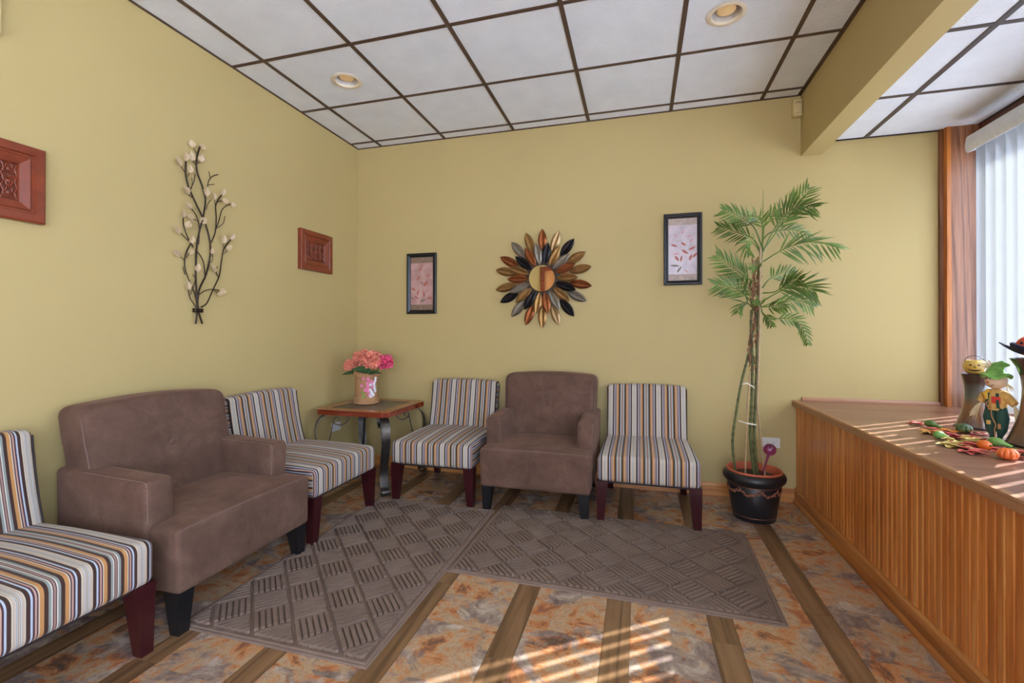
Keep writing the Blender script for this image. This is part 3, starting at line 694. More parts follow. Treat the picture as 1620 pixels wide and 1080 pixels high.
# ------------------------------------------------------------------ wall decor
# sunburst mirror
mc = PY(859, 441, 0)
sb = thing('sunburst_mirror', 'round sunburst mirror ringed by metallic leaf petals', 'mirror', (mc.x, -.03, mc.z))
K = .00094
def petal_mesh(L, w):
    m = MB(); n = 8; V = []
    for i in range(n+1):
        t = i/n; ww = w*.5*math.sin(PI*t)**.75 if 0 < t < 1 else .0006; z = .012*math.sin(PI*t)
        V += [(-ww, 0, t*L), (-ww*.55, -z*.9-.002, t*L), (0, -z*.25, t*L), (ww*.55, -z*.9-.002, t*L), (ww, 0, t*L), (0, .004, t*L)]
    F = []
    for i in range(n):
        for j in range(6): F.append((i*6+j, i*6+(j+1) % 6, i*6+6+(j+1) % 6, i*6+6+j))
    m.add(V, F); me = D.meshes.new('petal'); me.from_pydata(m.v, [], m.f); me.shade_smooth(); me.set_sharp_from_angle(angle=.7); return me
def petals(cols, angs, r0, L, w, y, tilt):
    base = petal_mesh(L, w); byc = {}
    for c_, a in zip(cols, angs):
        if c_ not in byc: q = base.copy(); q.materials.append(PETALS[c_]); byc[c_] = q
        o = link('petal', byc[c_], None, sb); an = math.radians(a)
        o.location = (r0*math.sin(an), y, r0*math.cos(an)); o.rotation_euler = (tilt, an, 0)
        o.rotation_euler = (Matrix.Rotation(an, 3, 'Y') @ Matrix.Rotation(tilt, 3, 'X')).to_euler()
petals('chbggcsbhgcsbggcsg', (0, 20, 40, 60, 78, 100, 118, 140, 160, 180, 200, 220, 242, 258, 282, 298, 320, 340), 232*K, 192*K, 76*K, .008, .05)
petals('bgscgbgscgbgscgbcs', (10, 30, 50, 68, 90, 110, 130, 151, 170, 190, 210, 229, 248, 270, 289, 310, 331, 350), 118*K, 188*K, 74*K, -.006, .05)
mg = MB().lathe([(0.0005, 0), (.104, 0), (.104, .006), (.0005, .006)], 48).build('mirror_glass', MIRROR, sb)
mg.rotation_euler = (PI/2+math.radians(2.15), 0, 0); mg.location = (0, -.012, 0)
rm = MB().lathe([(.101, -.006), (.101, .012), (.106, .018), (.114, .016), (.118, .006), (.118, -.006)], 48, cap=False).build('rim', BRONZE, sb, 40)
rm.rotation_euler = (PI/2, 0, 0); rm.location = (0, -.012, 0)
MB().lathe([(.02, 0), (.15, 0), (.15, .004), (.02, .004)], 32, cap=False).build('back_ring', BRONZE, sb).rotation_euler = (PI/2, 0, 0); sb.children[-1].location = (0, .022, 0)

def framed(t, w, h, prof, mat, name='frame_rail'):      # mitred frame in local x-z, facing -y; prof: (inset, depth)
    for k_ in range(4):
        hw, hh = (w/2, h/2) if k_ % 2 == 0 else (h/2, w/2); V = []
        for s in (-1, 1):
            for (i, d) in prof: V.append((s*(hw-i), -d, -(hh-i)))
        n = len(prof); F = [(j, j+1, n+j+1, n+j) for j in range(n-1)] + [(n-1, 0, n, 2*n-1)] + [tuple(range(n))[::-1], tuple(range(n, 2*n))]
        an = k_*PI/2; cs, sn = math.cos(an), math.sin(an)
        MB().add([(x*cs-z*sn, y, x*sn+z*cs) for x, y, z in V], F).build(name, mat, t)
def flat_leaf(m, cx, cz, L, w, an, y, n=8):
    V = []
    for i in range(n+1):
        t = i/n; ww = w*.5*math.sin(PI*t)**.8 if 0 < t < 1 else 0; V.append((L*(t-.5), ww))
    V += [(a, -b) for a, b in reversed(V[1:-1])]
    cs, sn = math.cos(an), math.sin(an); q = [(cx+a*cs-b*sn, cz+a*sn+b*cs) for a, b in V]
    m.prism(q, lambda a, b, h: (a, h, b), y, y-.0006)
def print_mat(name, a, b, c_):
    t = NT(name); v = t.coord(); f = t.noise(v, 9, 5, .6, .8); g = t.noise(v, 40, 3)
    col = t.ramp(f, [(.3, lin(a)), (.5, lin(b)), (.7, lin(c_))]); t.set(t.mix(.2, col, t.ramp(g, [(.4, (.8,.75,.75)), (.6, (1,1,1))]), 'MULTIPLY'), .3, Coat_Weight=.3); return t.m
def botanical(x, z, w, h, label, mats, leaves, tilt=0):
    t = thing('framed_print', label, 'picture', (x, 0, z), 0); t.rotation_euler = (0, tilt, 0)
    framed(t, w, h, [(0, .001), (0, .02), (.006, .026), (.012, .026), (.016, .020), (.022, .018), (.03, .014), (.034, .008), (.034, .001)], FRAMEBLK)
    iw, ih = w/2-.034, h/2-.034
    MB().box(-iw, iw, -.006, -.001, -ih, ih).build('mount', mats[0], t)
    MB().box(-iw, iw, -.0066, -.006, -ih*.80, ih*.78).build('print', mats[1], t)
    for (cx, cz, L, wd, an, mt) in leaves:
        m = MB(); flat_leaf(m, cx*iw, cz*ih, L, wd, math.radians(an), -.0066); m.build('printed_leaf', mt, t)
RUST = plain('rust_print_ink', (168, 92, 74), .5); OLV = plain('olive_print_ink', (120, 106, 92), .5); PALEI = plain('faded_pink_ink', (196, 140, 138), .5)
TAN1 = plain('print_border_tan', (128, 104, 84), .5, var=.2); TAN2 = plain('print_border_stone', (172, 152, 140), .5, var=.15)
botanical(.640, 1.605, .278, .524, 'black framed reddish leaf print above the corner table', (TAN1, print_mat('mauve_print', (158, 116, 110), (184, 144, 138), (196, 160, 156))),
          [(-.1, .55, .05, .014, 60, RUST), (-.3, .2, .055, .016, 40, RUST), (.6, .3, .045, .014, 30, RUST), (.3, -.02, .06, .018, 65, RUST), (.05, -.0, .04, .012, 110, OLV), (-.75, -.2, .05, .016, -35, RUST),
           (-.35, -.35, .05, .015, 70, RUST), (-.5, -.52, .05, .016, -40, RUST), (.2, -.4, .05, .016, 100, RUST), (.7, -.55, .05, .016, 20, RUST), (.1, -.65, .06, .018, 20, OLV), (-.8, -.55, .04, .012, -30, OLV), (.45, .02, .04, .012, 80, RUST)])
botanical(2.766, 1.80, .268, .53, 'black framed pale leaf print beside the potted palm', (TAN2, print_mat('lilac_print', (176, 158, 166), (198, 182, 188), (208, 190, 192))),
          [(-.6, .13, .05, .015, -20, RUST), (.05, .17, .045, .016, -35, RUST), (.65, .02, .055, .018, 25, RUST), (.15, -.08, .06, .018, -35, RUST), (-.45, -.14, .05, .012, 10, PALEI), (-.4, -.29, .05, .018, -55, RUST), (-.1, -.3, .05, .014, 80, RUST),
           (.55, -.27, .05, .018, 70, RUST), (.85, -.2, .05, .018, 45, RUST), (-.55, -.52, .07, .016, -5, OLV), (-.25, -.65, .06, .016, 55, OLV), (0, .55, .04, .012, 60, PALEI), (.45, .42, .04, .012, 20, PALEI), (-.5, .45, .04, .01, 80, PALEI), (.6, .28, .04, .012, 60, PALEI), (.25, -.7, .04, .012, -50, PALEI)])
# carved wooden plaques on the left wall (local x -> world y)
def plaque(y, z, w, h, label):
    t = thing('carved_plaque', label, 'wall plaque', (0, y, z), PI/2, 'carved wooden wall plaques')
    framed(t, w, h, [(0, .001), (0, .030), (.006, .034), (.034, .034), (.038, .026), (.044, .026), (.050, .030), (.080, .018), (.084, .010), (.084, .001)], CARVED)
    iw, ih = w/2-.084, h/2-.084
    MB().box(-iw, iw, -.008, -.001, -ih, ih).build('panel', plain('dark_carved_ground', (104, 44, 24), .4), t)
    m = MB(); nx, nz = 4, 3; sx, sz = 2*iw/nx, 2*ih/nz
    for i in range(nx):
        for j in range(nz):
            cx, cz = -iw+(i+.5)*sx, -ih+(j+.5)*sz; fl_ = 1 if (i+j) % 2 else -1
            q = [(cx+sx*.36*(1+.32*math.cos(3*a))*math.sin(a)*1.0, -.011, cz+fl_*sz*.36*(1+.32*math.cos(3*a))*math.cos(a)) for a in [2*PI*k_/30 for k_ in range(30)]]
            m.tube(q, .0032, 6, True); m.ball((cx, -.009, cz), sx*.17, 10, 6, (1, .35, 1))
            for s in (-1, 1): m.tube(spline([(cx+s*sx*.5, -.011, cz-sz*.5), (cx+s*sx*.36, -.012, cz), (cx+s*sx*.5, -.011, cz+sz*.5)], 4), .0028, 6)
    m.build('carving', CARVED, t, 60)
plaque(-.575, 1.81, .362, .304, 'carved red-brown wooden plaque between the metal branch and the room corner')
plaque(-2.458, 1.792, .362, .312, 'carved red-brown wooden plaque cut off at the left edge')
# metal branch wall art
ba = thing('metal_branch', 'bronze metal branch wall sculpture with pale shell leaves', 'wall art', (0, -1.57, 1.25))
O_ = Vector((0, -1.57, 1.25))
def BP(a, b, x=.02): return PX(240+a/3.272, 200+b/3.272, x)-O_
stems = [([(228,1022),(236,960),(245,850),(280,770),(300,690),(304,620),(292,550),(268,480),(225,390),(190,310),(176,240),(177,180)], 3.4),
         ([(262,1020),(244,960),(232,850),(228,740),(234,620),(248,540),(268,460),(278,380),(262,310),(234,230),(234,160),(250,105)], 3.4),
         ([(236,940),(225,870),(195,800),(172,730),(176,660),(205,600)], 2.4), ([(215,625),(185,570),(165,510),(164,470)], 2.2), ([(205,600),(190,590),(150,552)], 1.6),
         ([(255,935),(285,915),(315,850),(350,770),(362,690),(375,630),(410,585)], 2.6), ([(245,870),(280,848),(318,842),(360,852)], 1.8), ([(318,842),(336,858),(350,862)], 1.5),
         ([(308,600),(328,550),(334,480),(332,410),(350,370),(368,350)], 2.6), ([(334,530),(350,480),(365,430),(392,408),(412,402)], 2.0), ([(340,525),(370,500),(378,465)], 1.5), ([(340,390),(360,385),(372,395)], 1.5),
         ([(288,312),(298,275),(320,255),(343,249)], 1.8), ([(302,268),(296,232)], 1.4), ([(292,302),(325,299)], 1.3), ([(277,790),(270,710),(250,665),(226,638)], 2.2), ([(243,610),(246,520),(230,460),(205,425)], 2.0), ([(240,490),(215,478)], 1.4),
         ([(233,140),(216,112)], 1.4), ([(225,195),(212,178)], 1.4), ([(232,195),(252,182)], 1.4), ([(170,235),(152,208)], 1.4), ([(182,262),(195,240)], 1.4), ([(212,370),(185,350)], 1.4), ([(200,325),(218,285),(225,245)], 1.5), ([(205,325),(210,290),(207,265)], 1.2),
         ([(230,935),(200,890),(190,845)], 1.8), ([(200,870),(215,830),(225,790),(212,765)], 1.5), ([(172,765),(160,725)], 1.4), ([(168,692),(152,675)], 1.3), ([(180,680),(195,655)], 1.3), ([(345,780),(330,755)], 1.4), ([(342,775),(332,740),(342,725)], 1.3), ([(372,630),(372,605)], 1.3), ([(372,658),(392,642)], 1.3), ([(306,705),(316,685),(314,650)], 1.3), ([(282,432),(290,400),(305,380)], 1.3), ([(328,408),(326,380)], 1.3)]
for q, w_ in stems:
    pts = spline([BP(a, b, .018+.006*math.sin(i*1.3)) for i, (a, b) in enumerate(q)], 5)
    MB().tube(pts, w_*.00145, 7).build('stem', BRONZE, ba, 60)
lv = [(216,108,205,68,15),(250,108,282,103,16),(178,178,179,133,13),(152,206,130,157,15),(212,180,206,128,15),(252,183,262,145,15),(195,240,204,200,14),(195,352,170,308,17),(205,428,175,390,15),(222,478,182,458,14),(252,498,285,475,18),(164,474,166,433,12),(182,525,198,488,16),
      (152,552,118,513,14),(206,606,214,565,14),(188,660,222,634,12),(152,672,112,640,14),(236,752,244,708,14),(193,845,188,798,13),(332,755,308,712,13),(352,848,388,858,15),(335,865,370,868,11),(372,606,378,562,15),(405,585,431,552,14),(392,642,415,612,14),(316,662,314,628,10),
      (365,356,377,322,12),(328,380,320,342,13),(365,392,398,380,16),(410,406,437,408,13),(284,362,288,316,14),(272,335,266,328,8)]
for i, (a, b, c_, d_, w_) in enumerate(lv):
    p0 = BP(a, b, .022); p1 = BP(c_, d_, .028+.006*(i % 3)); leaf_mesh(MB(), p0, p1-p0, (1, -.9+.3*(i % 4), .1), (p1-p0).length*1.03, w_*.0023, 6, .06).build('leaf', CAPIZ, ba)
bt = BP(240, 952, .02); MB().rbox(bt.x-.012, bt.x+.012, bt.y-.026, bt.y+.026, bt.z-.012, bt.z+.012, .004, (1, 1, 1), seg=2).build('band', BRONZE, ba)
# outlets
def outlet(loc, rz, label):
    t = thing('wall_outlet', label, 'outlet', loc, rz, 'white wall outlets')
    MB().rbox(-.058, .058, -.0065, -.0002, -.035, .035, .002, (1, 1, 1), seg=2).build('cover_plate', PLATE, t)
    for s in (-1, 1):
        r = MB(); r.lathe([(.0165, 0), (.0165, .002), (.015, .0028), (.0005, .0028)], 20); o = r.build('receptacle', PLATE, t); o.rotation_euler = (PI/2, 0, 0); o.location = (s*.0195, -.0063, 0)
        m = MB(); m.box(-.007, .001, -.0008, 0, .005, .007).box(-.007, .001, -.0008, 0, -.007, -.005).lathe([(.0025, 0), (.0025, .0008)], 8, (.007, 0, 0)); q = m.build('slots', SLOT, o)
        q.rotation_euler = (-PI/2, 0, 0); q.location = (0, 0, .0031)
outlet((3.352, 0, .405), 0, 'white double outlet on the back wall behind the potted palm')
outlet((0, -.308, .392), PI/2, 'white double outlet low on the left wall under the corner table')
# motion sensor and beige box
sn = thing('motion_sensor', 'small beige motion sensor in the corner below the ceiling grid', 'sensor', (3.513, 0, 2.745))
MB().rbox(-.028, .028, -.045, -.0005, -.065, .055, .008, (2, 2, 3), seg=3).build('housing', BEIGE, sn, 50)
MB().rbox(-.021, .021, -.050, -.04, -.045, .015, .004, (2, 1, 3), seg=2).build('lens', BEIGE, sn, 50)
MB().tube(spline([(-.018, -.046, .022), (0, -.049, .03), (.018, -.046, .022)], 4), .0016, 6).build('groove', SLOT, sn)
MB().tube(spline([(.018, -.012, .05), (.022, -.01, .07), (.018, -.008, .092)], 4), .002, 6).build('wire', BEIGE, sn)
bx = thing('wall_chime', 'beige wall box at the upper left edge', 'wall box', (0, -2.515, 2.50))
MB().rbox(.0005, .03, -.098, .098, -.14, .20, .006, (2, 3, 4), seg=2).build('housing', BEIGE, bx, 50)
MB().box(.01, .031, -.099, .099, .0, .004).build('seam_line', SLOT, bx); MB().box(.004, .026, -.09, .092, -.145, -.139).build('lower_vent', SLOT, bx)

# ------------------------------------------------------------------ potted palm
PCX, PCY = 3.165, -.36
pp = thing('potted_palm', 'tall staked palm in a black and terracotta pot on the floor', 'potted plant', (PCX, PCY, 0))
pot = MB().lathe([(.122, 0), (.124, .006), (.126, .02), (.128, .022), (.155, .215), (.152, .22), (.156, .228), (.168, .236), (.180, .25), (.184, .268), (.178, .287), (.162, .298), (.15, .30), (.148, .22), (.0005, .22)], 48).build('pot', POTB, pp, 40)
for z, r in ((.03, .1285), (.222, .1535)): MB().tube([(r*math.cos(2*PI*j/48), r*math.sin(2*PI*j/48), z) for j in range(48)], .0018, 5, True).build('copper_line', COPPERW, pot, 60)
om = MB(); rg = random.Random(3)
for k_ in range(8):
    a0 = 2*PI*k_/8
    for j in range(26):
        t = j/25*2-1; a = a0+t*.37; z = .178 + .026*math.exp(-(t*2.2)**2)*rg.uniform(.3, 1.3) + rg.uniform(-.008, .008); r = .1285+(z-.022)*.14
        om.ball((r*math.cos(a), r*math.sin(a), z), rg.uniform(.004, .0075), 6, 4)
    om.tube(spline([((.1265+(z-.022)*.14+.001)*math.cos(a0+t), (.1265+(z-.022)*.14+.001)*math.sin(a0+t), z) for t, z in ((-.39, .172), (-.2, .182), (-.06, .205), (0, .212), (.06, .205), (.2, .182), (.39, .172))], 3), .003, 5)
om.build('garland_relief', COPPERW, pot, 60)
MB().lathe([(.150, .285), (.160, .297), (.163, .304), (.160, .311), (.153, .311), (.148, .300), (.144, .26)], 48, cap=False).build('terracotta_liner', TERRA, pp, 40)
so = MB(); n = 30; so.lathe([(.146, .262), (.12, .272), (.08, .278), (.04, .276), (.0005, .28)], n, cap=False); so.build('soil', SOIL, pp, 60)
def PP(u, v, dy=0): q = PY(u, v, PCY+dy); return q-Vector((PCX, PCY, 0))
def stem(pts, r, name='stem', mat=STEMG, nodes=46):
    p_ = spline(pts, 14); m = MB(); rr = []
    for i in range(len(p_)): rr.append(r*(1.28 if (i % 3 == 0) else 1)*(1-.15*i/len(p_)))
    m.tube(p_, rr, 8); return m.build(name, mat, pp, 50)
stem([(-.11, -.02, .27), PP(1159, 700, -.02), PP(1165, 650, -.02), PP(1173, 605, -.02), PP(1183, 565), PP(1190, 530), PP(1197, 490, .01), PP(1200, 430, .01)], .0075)
stem([(-.0, -.01, .27), PP(1187, 690), PP(1189, 640), PP(1190, 600), PP(1190, 560), PP(1188, 520), PP(1189, 490)], .0085)
stem([(.022, .01, .27), PP(1193, 690), PP(1195, 640), PP(1197, 585), PP(1198, 540), PP(1200, 480), PP(1203, 420), PP(1206, 390)], .0085)
rg = random.Random(11)
hm = MB()
for i in range(110):
    t = rg.random(); u = 1188+8*t+rg.uniform(-5, 6); v = 585-170*t+rg.uniform(-4, 4); p0 = PP(u, v, rg.uniform(-.02, .02))
    d = Vector((rg.uniform(-1, 1)*.6, rg.uniform(-.8, .5), 1+rg.random())); leaf_mesh(hm, p0, d, (rg.uniform(-1, 1), -1, .1), rg.uniform(.03, .07), rg.uniform(.008, .016), 3, -.2)
hm.build('dry_sheath', HUSK, pp)
MB().tube([(.055, -.04, .27), PP(1198, 640, -.03), PP(1202, 520, -.03), PP(1203, 392, -.03)], .006, 8).build('bamboo_stake', BAMBOO, pp, 50)
MB().tube([(-.055, -.03, .27), PP(1181, 660, -.02), PP(1186, 590, -.01)], .0045, 8).build('bamboo_stake', BAMBOO, pp, 50)
MB().strap([PP(1168, 665, -.02), PP(1180, 669, -.04), PP(1197, 672, -.045), PP(1197, 690, -.045)], .008, .0008, (0, .2, 1)).build('tie_tape', TAPE, pp)
MB().strap([PP(1170, 608, -.02), PP(1182, 606, -.03), PP(1194, 613, -.03)], .009, .0008, (0, .1, 1)).build('tie_tape', TAPE, pp)
def frond(pz, dtip, Lf, npair=13, droop=.35, seed=0, name='frond', dbase=0, start=.32, flat=.0):
    rg = random.Random(seed); k_ = len(pz)
    pts = spline([PP(1100+a/3.7233, 270+b/3.7233, dbase+dtip*(i/(k_-1))**1.3) for i, (a, b) in enumerate(pz)], 8); n = len(pts)
    m = MB(); m.tube(pts, [.0042*(1-.75*i/n)+.0006 for i in range(n)], 6)
    view = (CAM-(pts[n//2]+Vector((PCX, PCY, 0)))).normalized()
    for q in range(npair):
        t = start+(1-start)*(q+.3)/npair; f_ = t*(n-1); i = min(int(f_), n-2); p0 = pts[i].lerp(pts[i+1], f_-i); tg = (pts[i+1]-pts[i]).normalized()
        side = tg.cross(view).normalized(); nrm = side.cross(tg).normalized()
        s_ = math.sin(PI*min(1, (.22+.78*(t-start)/(1-start))))**.55 if t < .97 else .5
        L = Lf*(.45+.6*s_)*(.62 if t > .93 else 1)
        for sg in (-1, 1):
            fw = .75+.5*t+rg.uniform(-.1, .1)
            d = tg*fw+side*sg*(1.0-.35*t)+nrm*rg.uniform(-.35, .35)+Vector((0, 0, -droop*rg.uniform(.4, 1.1)))
            leaf_mesh(m, p0, d, nrm+Vector((rg.uniform(-.3, .3), rg.uniform(-.3, .3), .3)), L*rg.uniform(.9, 1.12), .0115, 5, .10+droop*.3)
    m.build(name, PALE, pp)
FR = [([(398,470),(470,370),(530,270),(590,195),(668,105)], -.05, .125, 13, .05), ([(398,480),(450,370),(520,270),(600,215),(700,215)], -.22, .13, 13, .35),
      ([(395,410),(440,365),(520,350),(600,352),(675,385)], .12, .085, 9, .4), ([(400,535),(470,490),(560,445),(680,420),(840,448)], -.08, .15, 15, .75),
      ([(392,450),(350,340),(290,285),(230,255),(165,232)], -.12, .10, 12, .3), ([(385,470),(340,400),(280,375),(210,350),(140,330)], .08, .105, 12, .35), ([(380,480),(350,430),(320,415),(300,440),(318,492)], -.2, .09, 8, .5),
      ([(360,660),(320,640),(270,605),(200,555),(128,500)], -.05, .115, 13, .2), ([(350,800),(310,750),(260,705),(195,680),(120,668)], -.1, .12, 13, .35), ([(350,830),(320,790),(290,775),(262,800),(250,832)], -.22, .085, 8, .4),
      ([(395,690),(430,645),(475,615),(525,600),(582,598)], .1, .10, 10, .05), ([(395,770),(470,725),(550,690),(630,680),(705,708)], -.15, .14, 14, .45), ([(398,800),(450,780),(530,770),(610,765),(690,795)], .05, .11, 12, .4),
      ([(395,840),(440,872),(520,868),(590,880),(640,940),(662,1022)], .0, .075, 12, .25), ([(390,830),(410,850),(430,870),(450,915)], -.15, .06, 7, .3), ([(398,720),(470,712),(530,672),(580,650),(622,642)], -.2, .10, 10, .2),
      ([(392,440),(400,360),(385,290),(345,265),(315,262)], -.25, .085, 9, .3), ([(398,420),(405,330),(430,270),(470,240),(520,235)], .15, .08, 9, .3), ([(385,640),(370,580),(350,560),(330,575)], -.12, .06, 6, .3), ([(392,830),(385,790),(372,760),(360,770)], -.2, .06, 6, .3), ([(396,800),(430,800),(480,795),(535,805)], -.2, .07, 8, .3), ([(345,810),(335,740),(310,690),(270,640)], .1, .09, 9, .2)]
for i, a in enumerate(FR): frond(a[0], a[1], a[2], a[3], a[4], i)
MB().tube([PP(1206, 395), PP(1207, 340), PP(1207.5, 300)], [.004, .003, .0008], 6).build('spear_leaf', PALE, pp)
gp = PY(1218, 711, PCY-.06)
gl = thing('watering_globe', 'purple glass watering globe stuck in the palm pot soil', 'watering globe', (gp.x, gp.y, .28))
gb = PY(1204, 742, PCY-.06); q = gp-Vector((gp.x, gp.y, .28)); b_ = gb-Vector((gp.x, gp.y, .28)); b_.z = -.02
g = MB(); g.ball(q, .037, 20, 14); g.build('bulb', PURPLE, gl, 60)
MB().tube(spline([q+(b_-q).normalized()*.03, q+(b_-q)*.45, b_], 5), [.013, .010, .008, .007, .006, .0055, .005, .005, .005, .005, .004], 10).build('spout', PURPLE, gl, 60)

# ------------------------------------------------------------------ ledge decorations
GLZ = NT('brown_teal_drip_glaze'); v_ = GLZ.n('ShaderNodeTexCoord'); s_ = GLZ.n('ShaderNodeSeparateXYZ'); GLZ.l(v_.outputs['Generated'], s_.inputs[0])
nz_ = GLZ.noise(GLZ.coord((3, 3, .6)), 6, 3); ad_ = GLZ.n('ShaderNodeMath', operation='MULTIPLY_ADD'); GLZ.l(nz_, ad_.inputs[0]); ad_.inputs[1].default_value = .22; GLZ.l(s_.outputs['Z'], ad_.inputs[2])
GLZ.set(GLZ.ramp(ad_.outputs[0], [(.1, lin((104, 82, 74))), (.32, lin((122, 84, 60))), (.5, lin((140, 98, 66))), (.68, lin((98, 102, 96))), (.86, lin((92, 92, 90))), (.94, lin((70, 48, 42)))]), .12, Coat_Weight=.6); GLZ = GLZ.m
def deco_vase(x, y, h, r, label, k=0):
    t = thing('flared_vase', label, 'vase', (x, y, ZL), 0, 'flared glazed vases')
    pr = [(1.0, 0), (1.02, .008), (.99, .02), (.86, .12), (.72, .25), (.60, .40), (.545, .55), (.53, .65), (.555+k*.1, .78), (.62+k*.4, .90), (.70+k*.9, .985), (.71+k, 1.0), (.66+k, 1.0), (.60+k*.5, .93), (.52, .8), (.5, .65)]
    MB().lathe([(r*a, h*b) for a, b in pr], 40).build('body', GLZ, t, 50)
    MB().lathe([(r*.98, -.0), (r*1.03, .003), (r*1.03, .007), (r*.98, .01)], 40, cap=False).build('foot_rim', plain('dark_foot_glaze', (52, 38, 34), .3), t, 50)
    return t
deco_vase(4.07, -.80, .268, .079, 'shorter brown glazed flared vase under the jack-o-lantern bucket')
deco_vase(4.060, -1.205, .365, .108, 'taller teal brown flared vase at the right edge', .17)
pk = thing('jack_o_lantern_bucket', 'tiny yellow jack-o-lantern bucket on the shorter vase', 'bucket', (4.065, -.80, ZL+.268))
AMB = NT('amber_glass_pumpkin'); AMB.set(lin((238, 200, 104)), .12, Transmission_Weight=.15, Coat_Weight=.5); AMB = AMB.m
rib = lambda a, z: 1-.035*abs(math.sin(a*5))
MB().lathe([(.022, 0), (.034, .007), (.043, .024), (.045, .040), (.041, .057), (.034, .066), (.032, .068), (.028, .066), (.035, .053), (.037, .036), (.028, .012), (.0005, .010)], 40, fn=rib).build('body', AMB, pk, 60)
ta = math.atan2(CAM.y+.80, CAM.x-4.065); ex = Vector((-math.sin(ta), math.cos(ta), 0)); en = Vector((math.cos(ta), math.sin(ta), 0))
def face_pt(u, z, o=.0015):
    prof = [(.022, 0), (.034, .007), (.043, .024), (.045, .040), (.041, .057), (.034, .066)]
    for (r0, z0), (r1, z1) in zip(prof, prof[1:]):
        if z0 <= z <= z1: r = r0+(r1-r0)*(z-z0)/(z1-z0)
    a = ta+u/r; r *= rib(a, 0); return Vector((math.cos(a), math.sin(a), 0))*(r+o)+Vector((0, 0, z))
BK = plain('black_face_paint', (22, 18, 14), .5)
for nm, poly in (('eye', [(-.021, .041), (-.009, .041), (-.015, .051)]), ('eye', [(.009, .041), (.021, .041), (.015, .051)]), ('nose', [(-.005, .033), (.005, .033), (0, .041)]),
                 ('mouth', [(-.027, .029), (-.017, .023), (-.005, .021), (.005, .021), (.017, .023), (.027, .029), (.017, .017), (.005, .0145), (-.005, .0145), (-.017, .017)])):
    n = len(poly); MB().add([face_pt(u, z, .002) for u, z in poly]+[face_pt(u, z, -.002) for u, z in poly], [tuple(range(n))]+[(i, n+i, n+(i+1) % n, (i+1) % n) for i in range(n)]).build(nm, BK, pk)
MB().tube([ex*.036*math.cos(PI*i/14)+Vector((0, 0, .06+.03*math.sin(PI*i/14))) for i in range(15)], .0013, 6).build('wire_handle', BRONZE, pk, 60)
# plush pumpkin in dark petals on the taller vase
pl = thing('felt_pumpkin_flower', 'orange spotted felt pumpkin in dark blue petals on the taller vase', 'decoration', (4.060, -1.205, ZL+.365))
NAVY = plain('navy_felt', (44, 52, 76), .85); ORF = plain('orange_red_felt', (222, 80, 50), .8)
MB().ball((0, 0, .052), .078, 28, 12, (1, 1, .68), lambda a, z: 1-.05*abs(math.sin(a*4))).build('pumpkin', ORF, pl, 60)
for i in range(8):
    a = 2*PI*i/8+.2; d = Vector((math.cos(a), math.sin(a), .22)); m = MB(); leaf_mesh(m, Vector((math.cos(a), math.sin(a), 0))*.03+Vector((0, 0, .006)), d, (-math.cos(a)*.4, -math.sin(a)*.4, 1), .105, .085, 6, -.35)
    o = m.build('petal', NAVY, pl); md = o.modifiers.new('thick', 'SOLIDIFY'); md.thickness = .004
for i in range(9):
    a = ta+(-1.2+.3*i); z = .05+.02*math.sin(i*2.3); MB().ball((.076*math.cos(a), .076*math.sin(a), z), .006, 6, 4, (1, 1, 1)).build('spot', BK, pl)
# scarecrow
sc = thing('scarecrow_doll', 'small straw scarecrow doll in green hat and dungarees between the vases', 'doll', (3.964, -1.11, ZL)); sc.scale = (.86, .86, 1)
fa = math.atan2(CAM.y+1.10, CAM.x-3.975)-.35
F_ = Vector((math.cos(fa), math.sin(fa), 0)); L_ = Vector((-math.sin(fa), math.cos(fa), 0)); U_ = Vector((0, 0, 1))
def Q(l, f, u): return L_*l+F_*f+U_*u       # l>0: towards the doll's left in the picture's right
GREENF = plain('bright_green_felt', (122, 176, 88), .8, var=.25); DUNG = plain('dark_green_cloth', (44, 82, 72), .85); BURL = plain('burlap_shirt', (214, 170, 96), .9, var=.2); SKIN = plain('cream_cloth_head', (232, 204, 172), .85)
STRAW = plain('raffia_straw', (226, 212, 176), .8); REDF = plain('red_felt_patch', (206, 62, 56), .85); TWINE = plain('tan_twine', (186, 136, 88), .9); YELF = plain('yellow_cloth', (230, 178, 66), .85)
MB().ball(Q(0, 0, .262), .042, 18, 12, (1, 1, .88)).build('head', SKIN, sc, 60)
def hat_brim():
    m = MB(); n = 28; V = []
    for r in (.03, .045, .060):
        for j in range(n): a = 2*PI*j/n; V.append(Q(r*math.cos(a)*1.0, r*math.sin(a), .286+(.06-r)*.5+.010*math.sin(a*3+1)*(r/.06)-.004*(r/.06)))
    return m.add(V, [(i*n+j, i*n+(j+1) % n, (i+1)*n+(j+1) % n, (i+1)*n+j) for i in range(2) for j in range(n)])
o = hat_brim().build('hat_brim', GREENF, sc, 60); md = o.modifiers.new('thick', 'SOLIDIFY'); md.thickness = .003
MB().tube([Q(0, 0, .288), Q(0, 0, .303), Q(.006, -.004, .322), Q(.024, -.01, .335), Q(.046, -.012, .332)], [.040, .037, .027, .016, .004], 16).build('hat_crown', GREENF, sc, 60)
rg = random.Random(5)
def tuft(name, c, d, n, L, sp):
    m = MB()
    for i in range(n):
        e = (Vector(d).normalized()+Vector((rg.uniform(-1, 1), rg.uniform(-1, 1), rg.uniform(-1, 1)))*sp).normalized(); p_ = Vector(c); l = L*rg.uniform(.7, 1.1)
        m.tube([p_, p_+e*l*.5+Vector((0, 0, .003)), p_+e*l-Vector((0, 0, .006))], [.0022, .002, .0008], 4)
    return m.build(name, STRAW, sc)
WH = tuft('hair_tuft', Q(-.012, .012, .325), Q(-.6, .2, .2), 26, .05, .8)
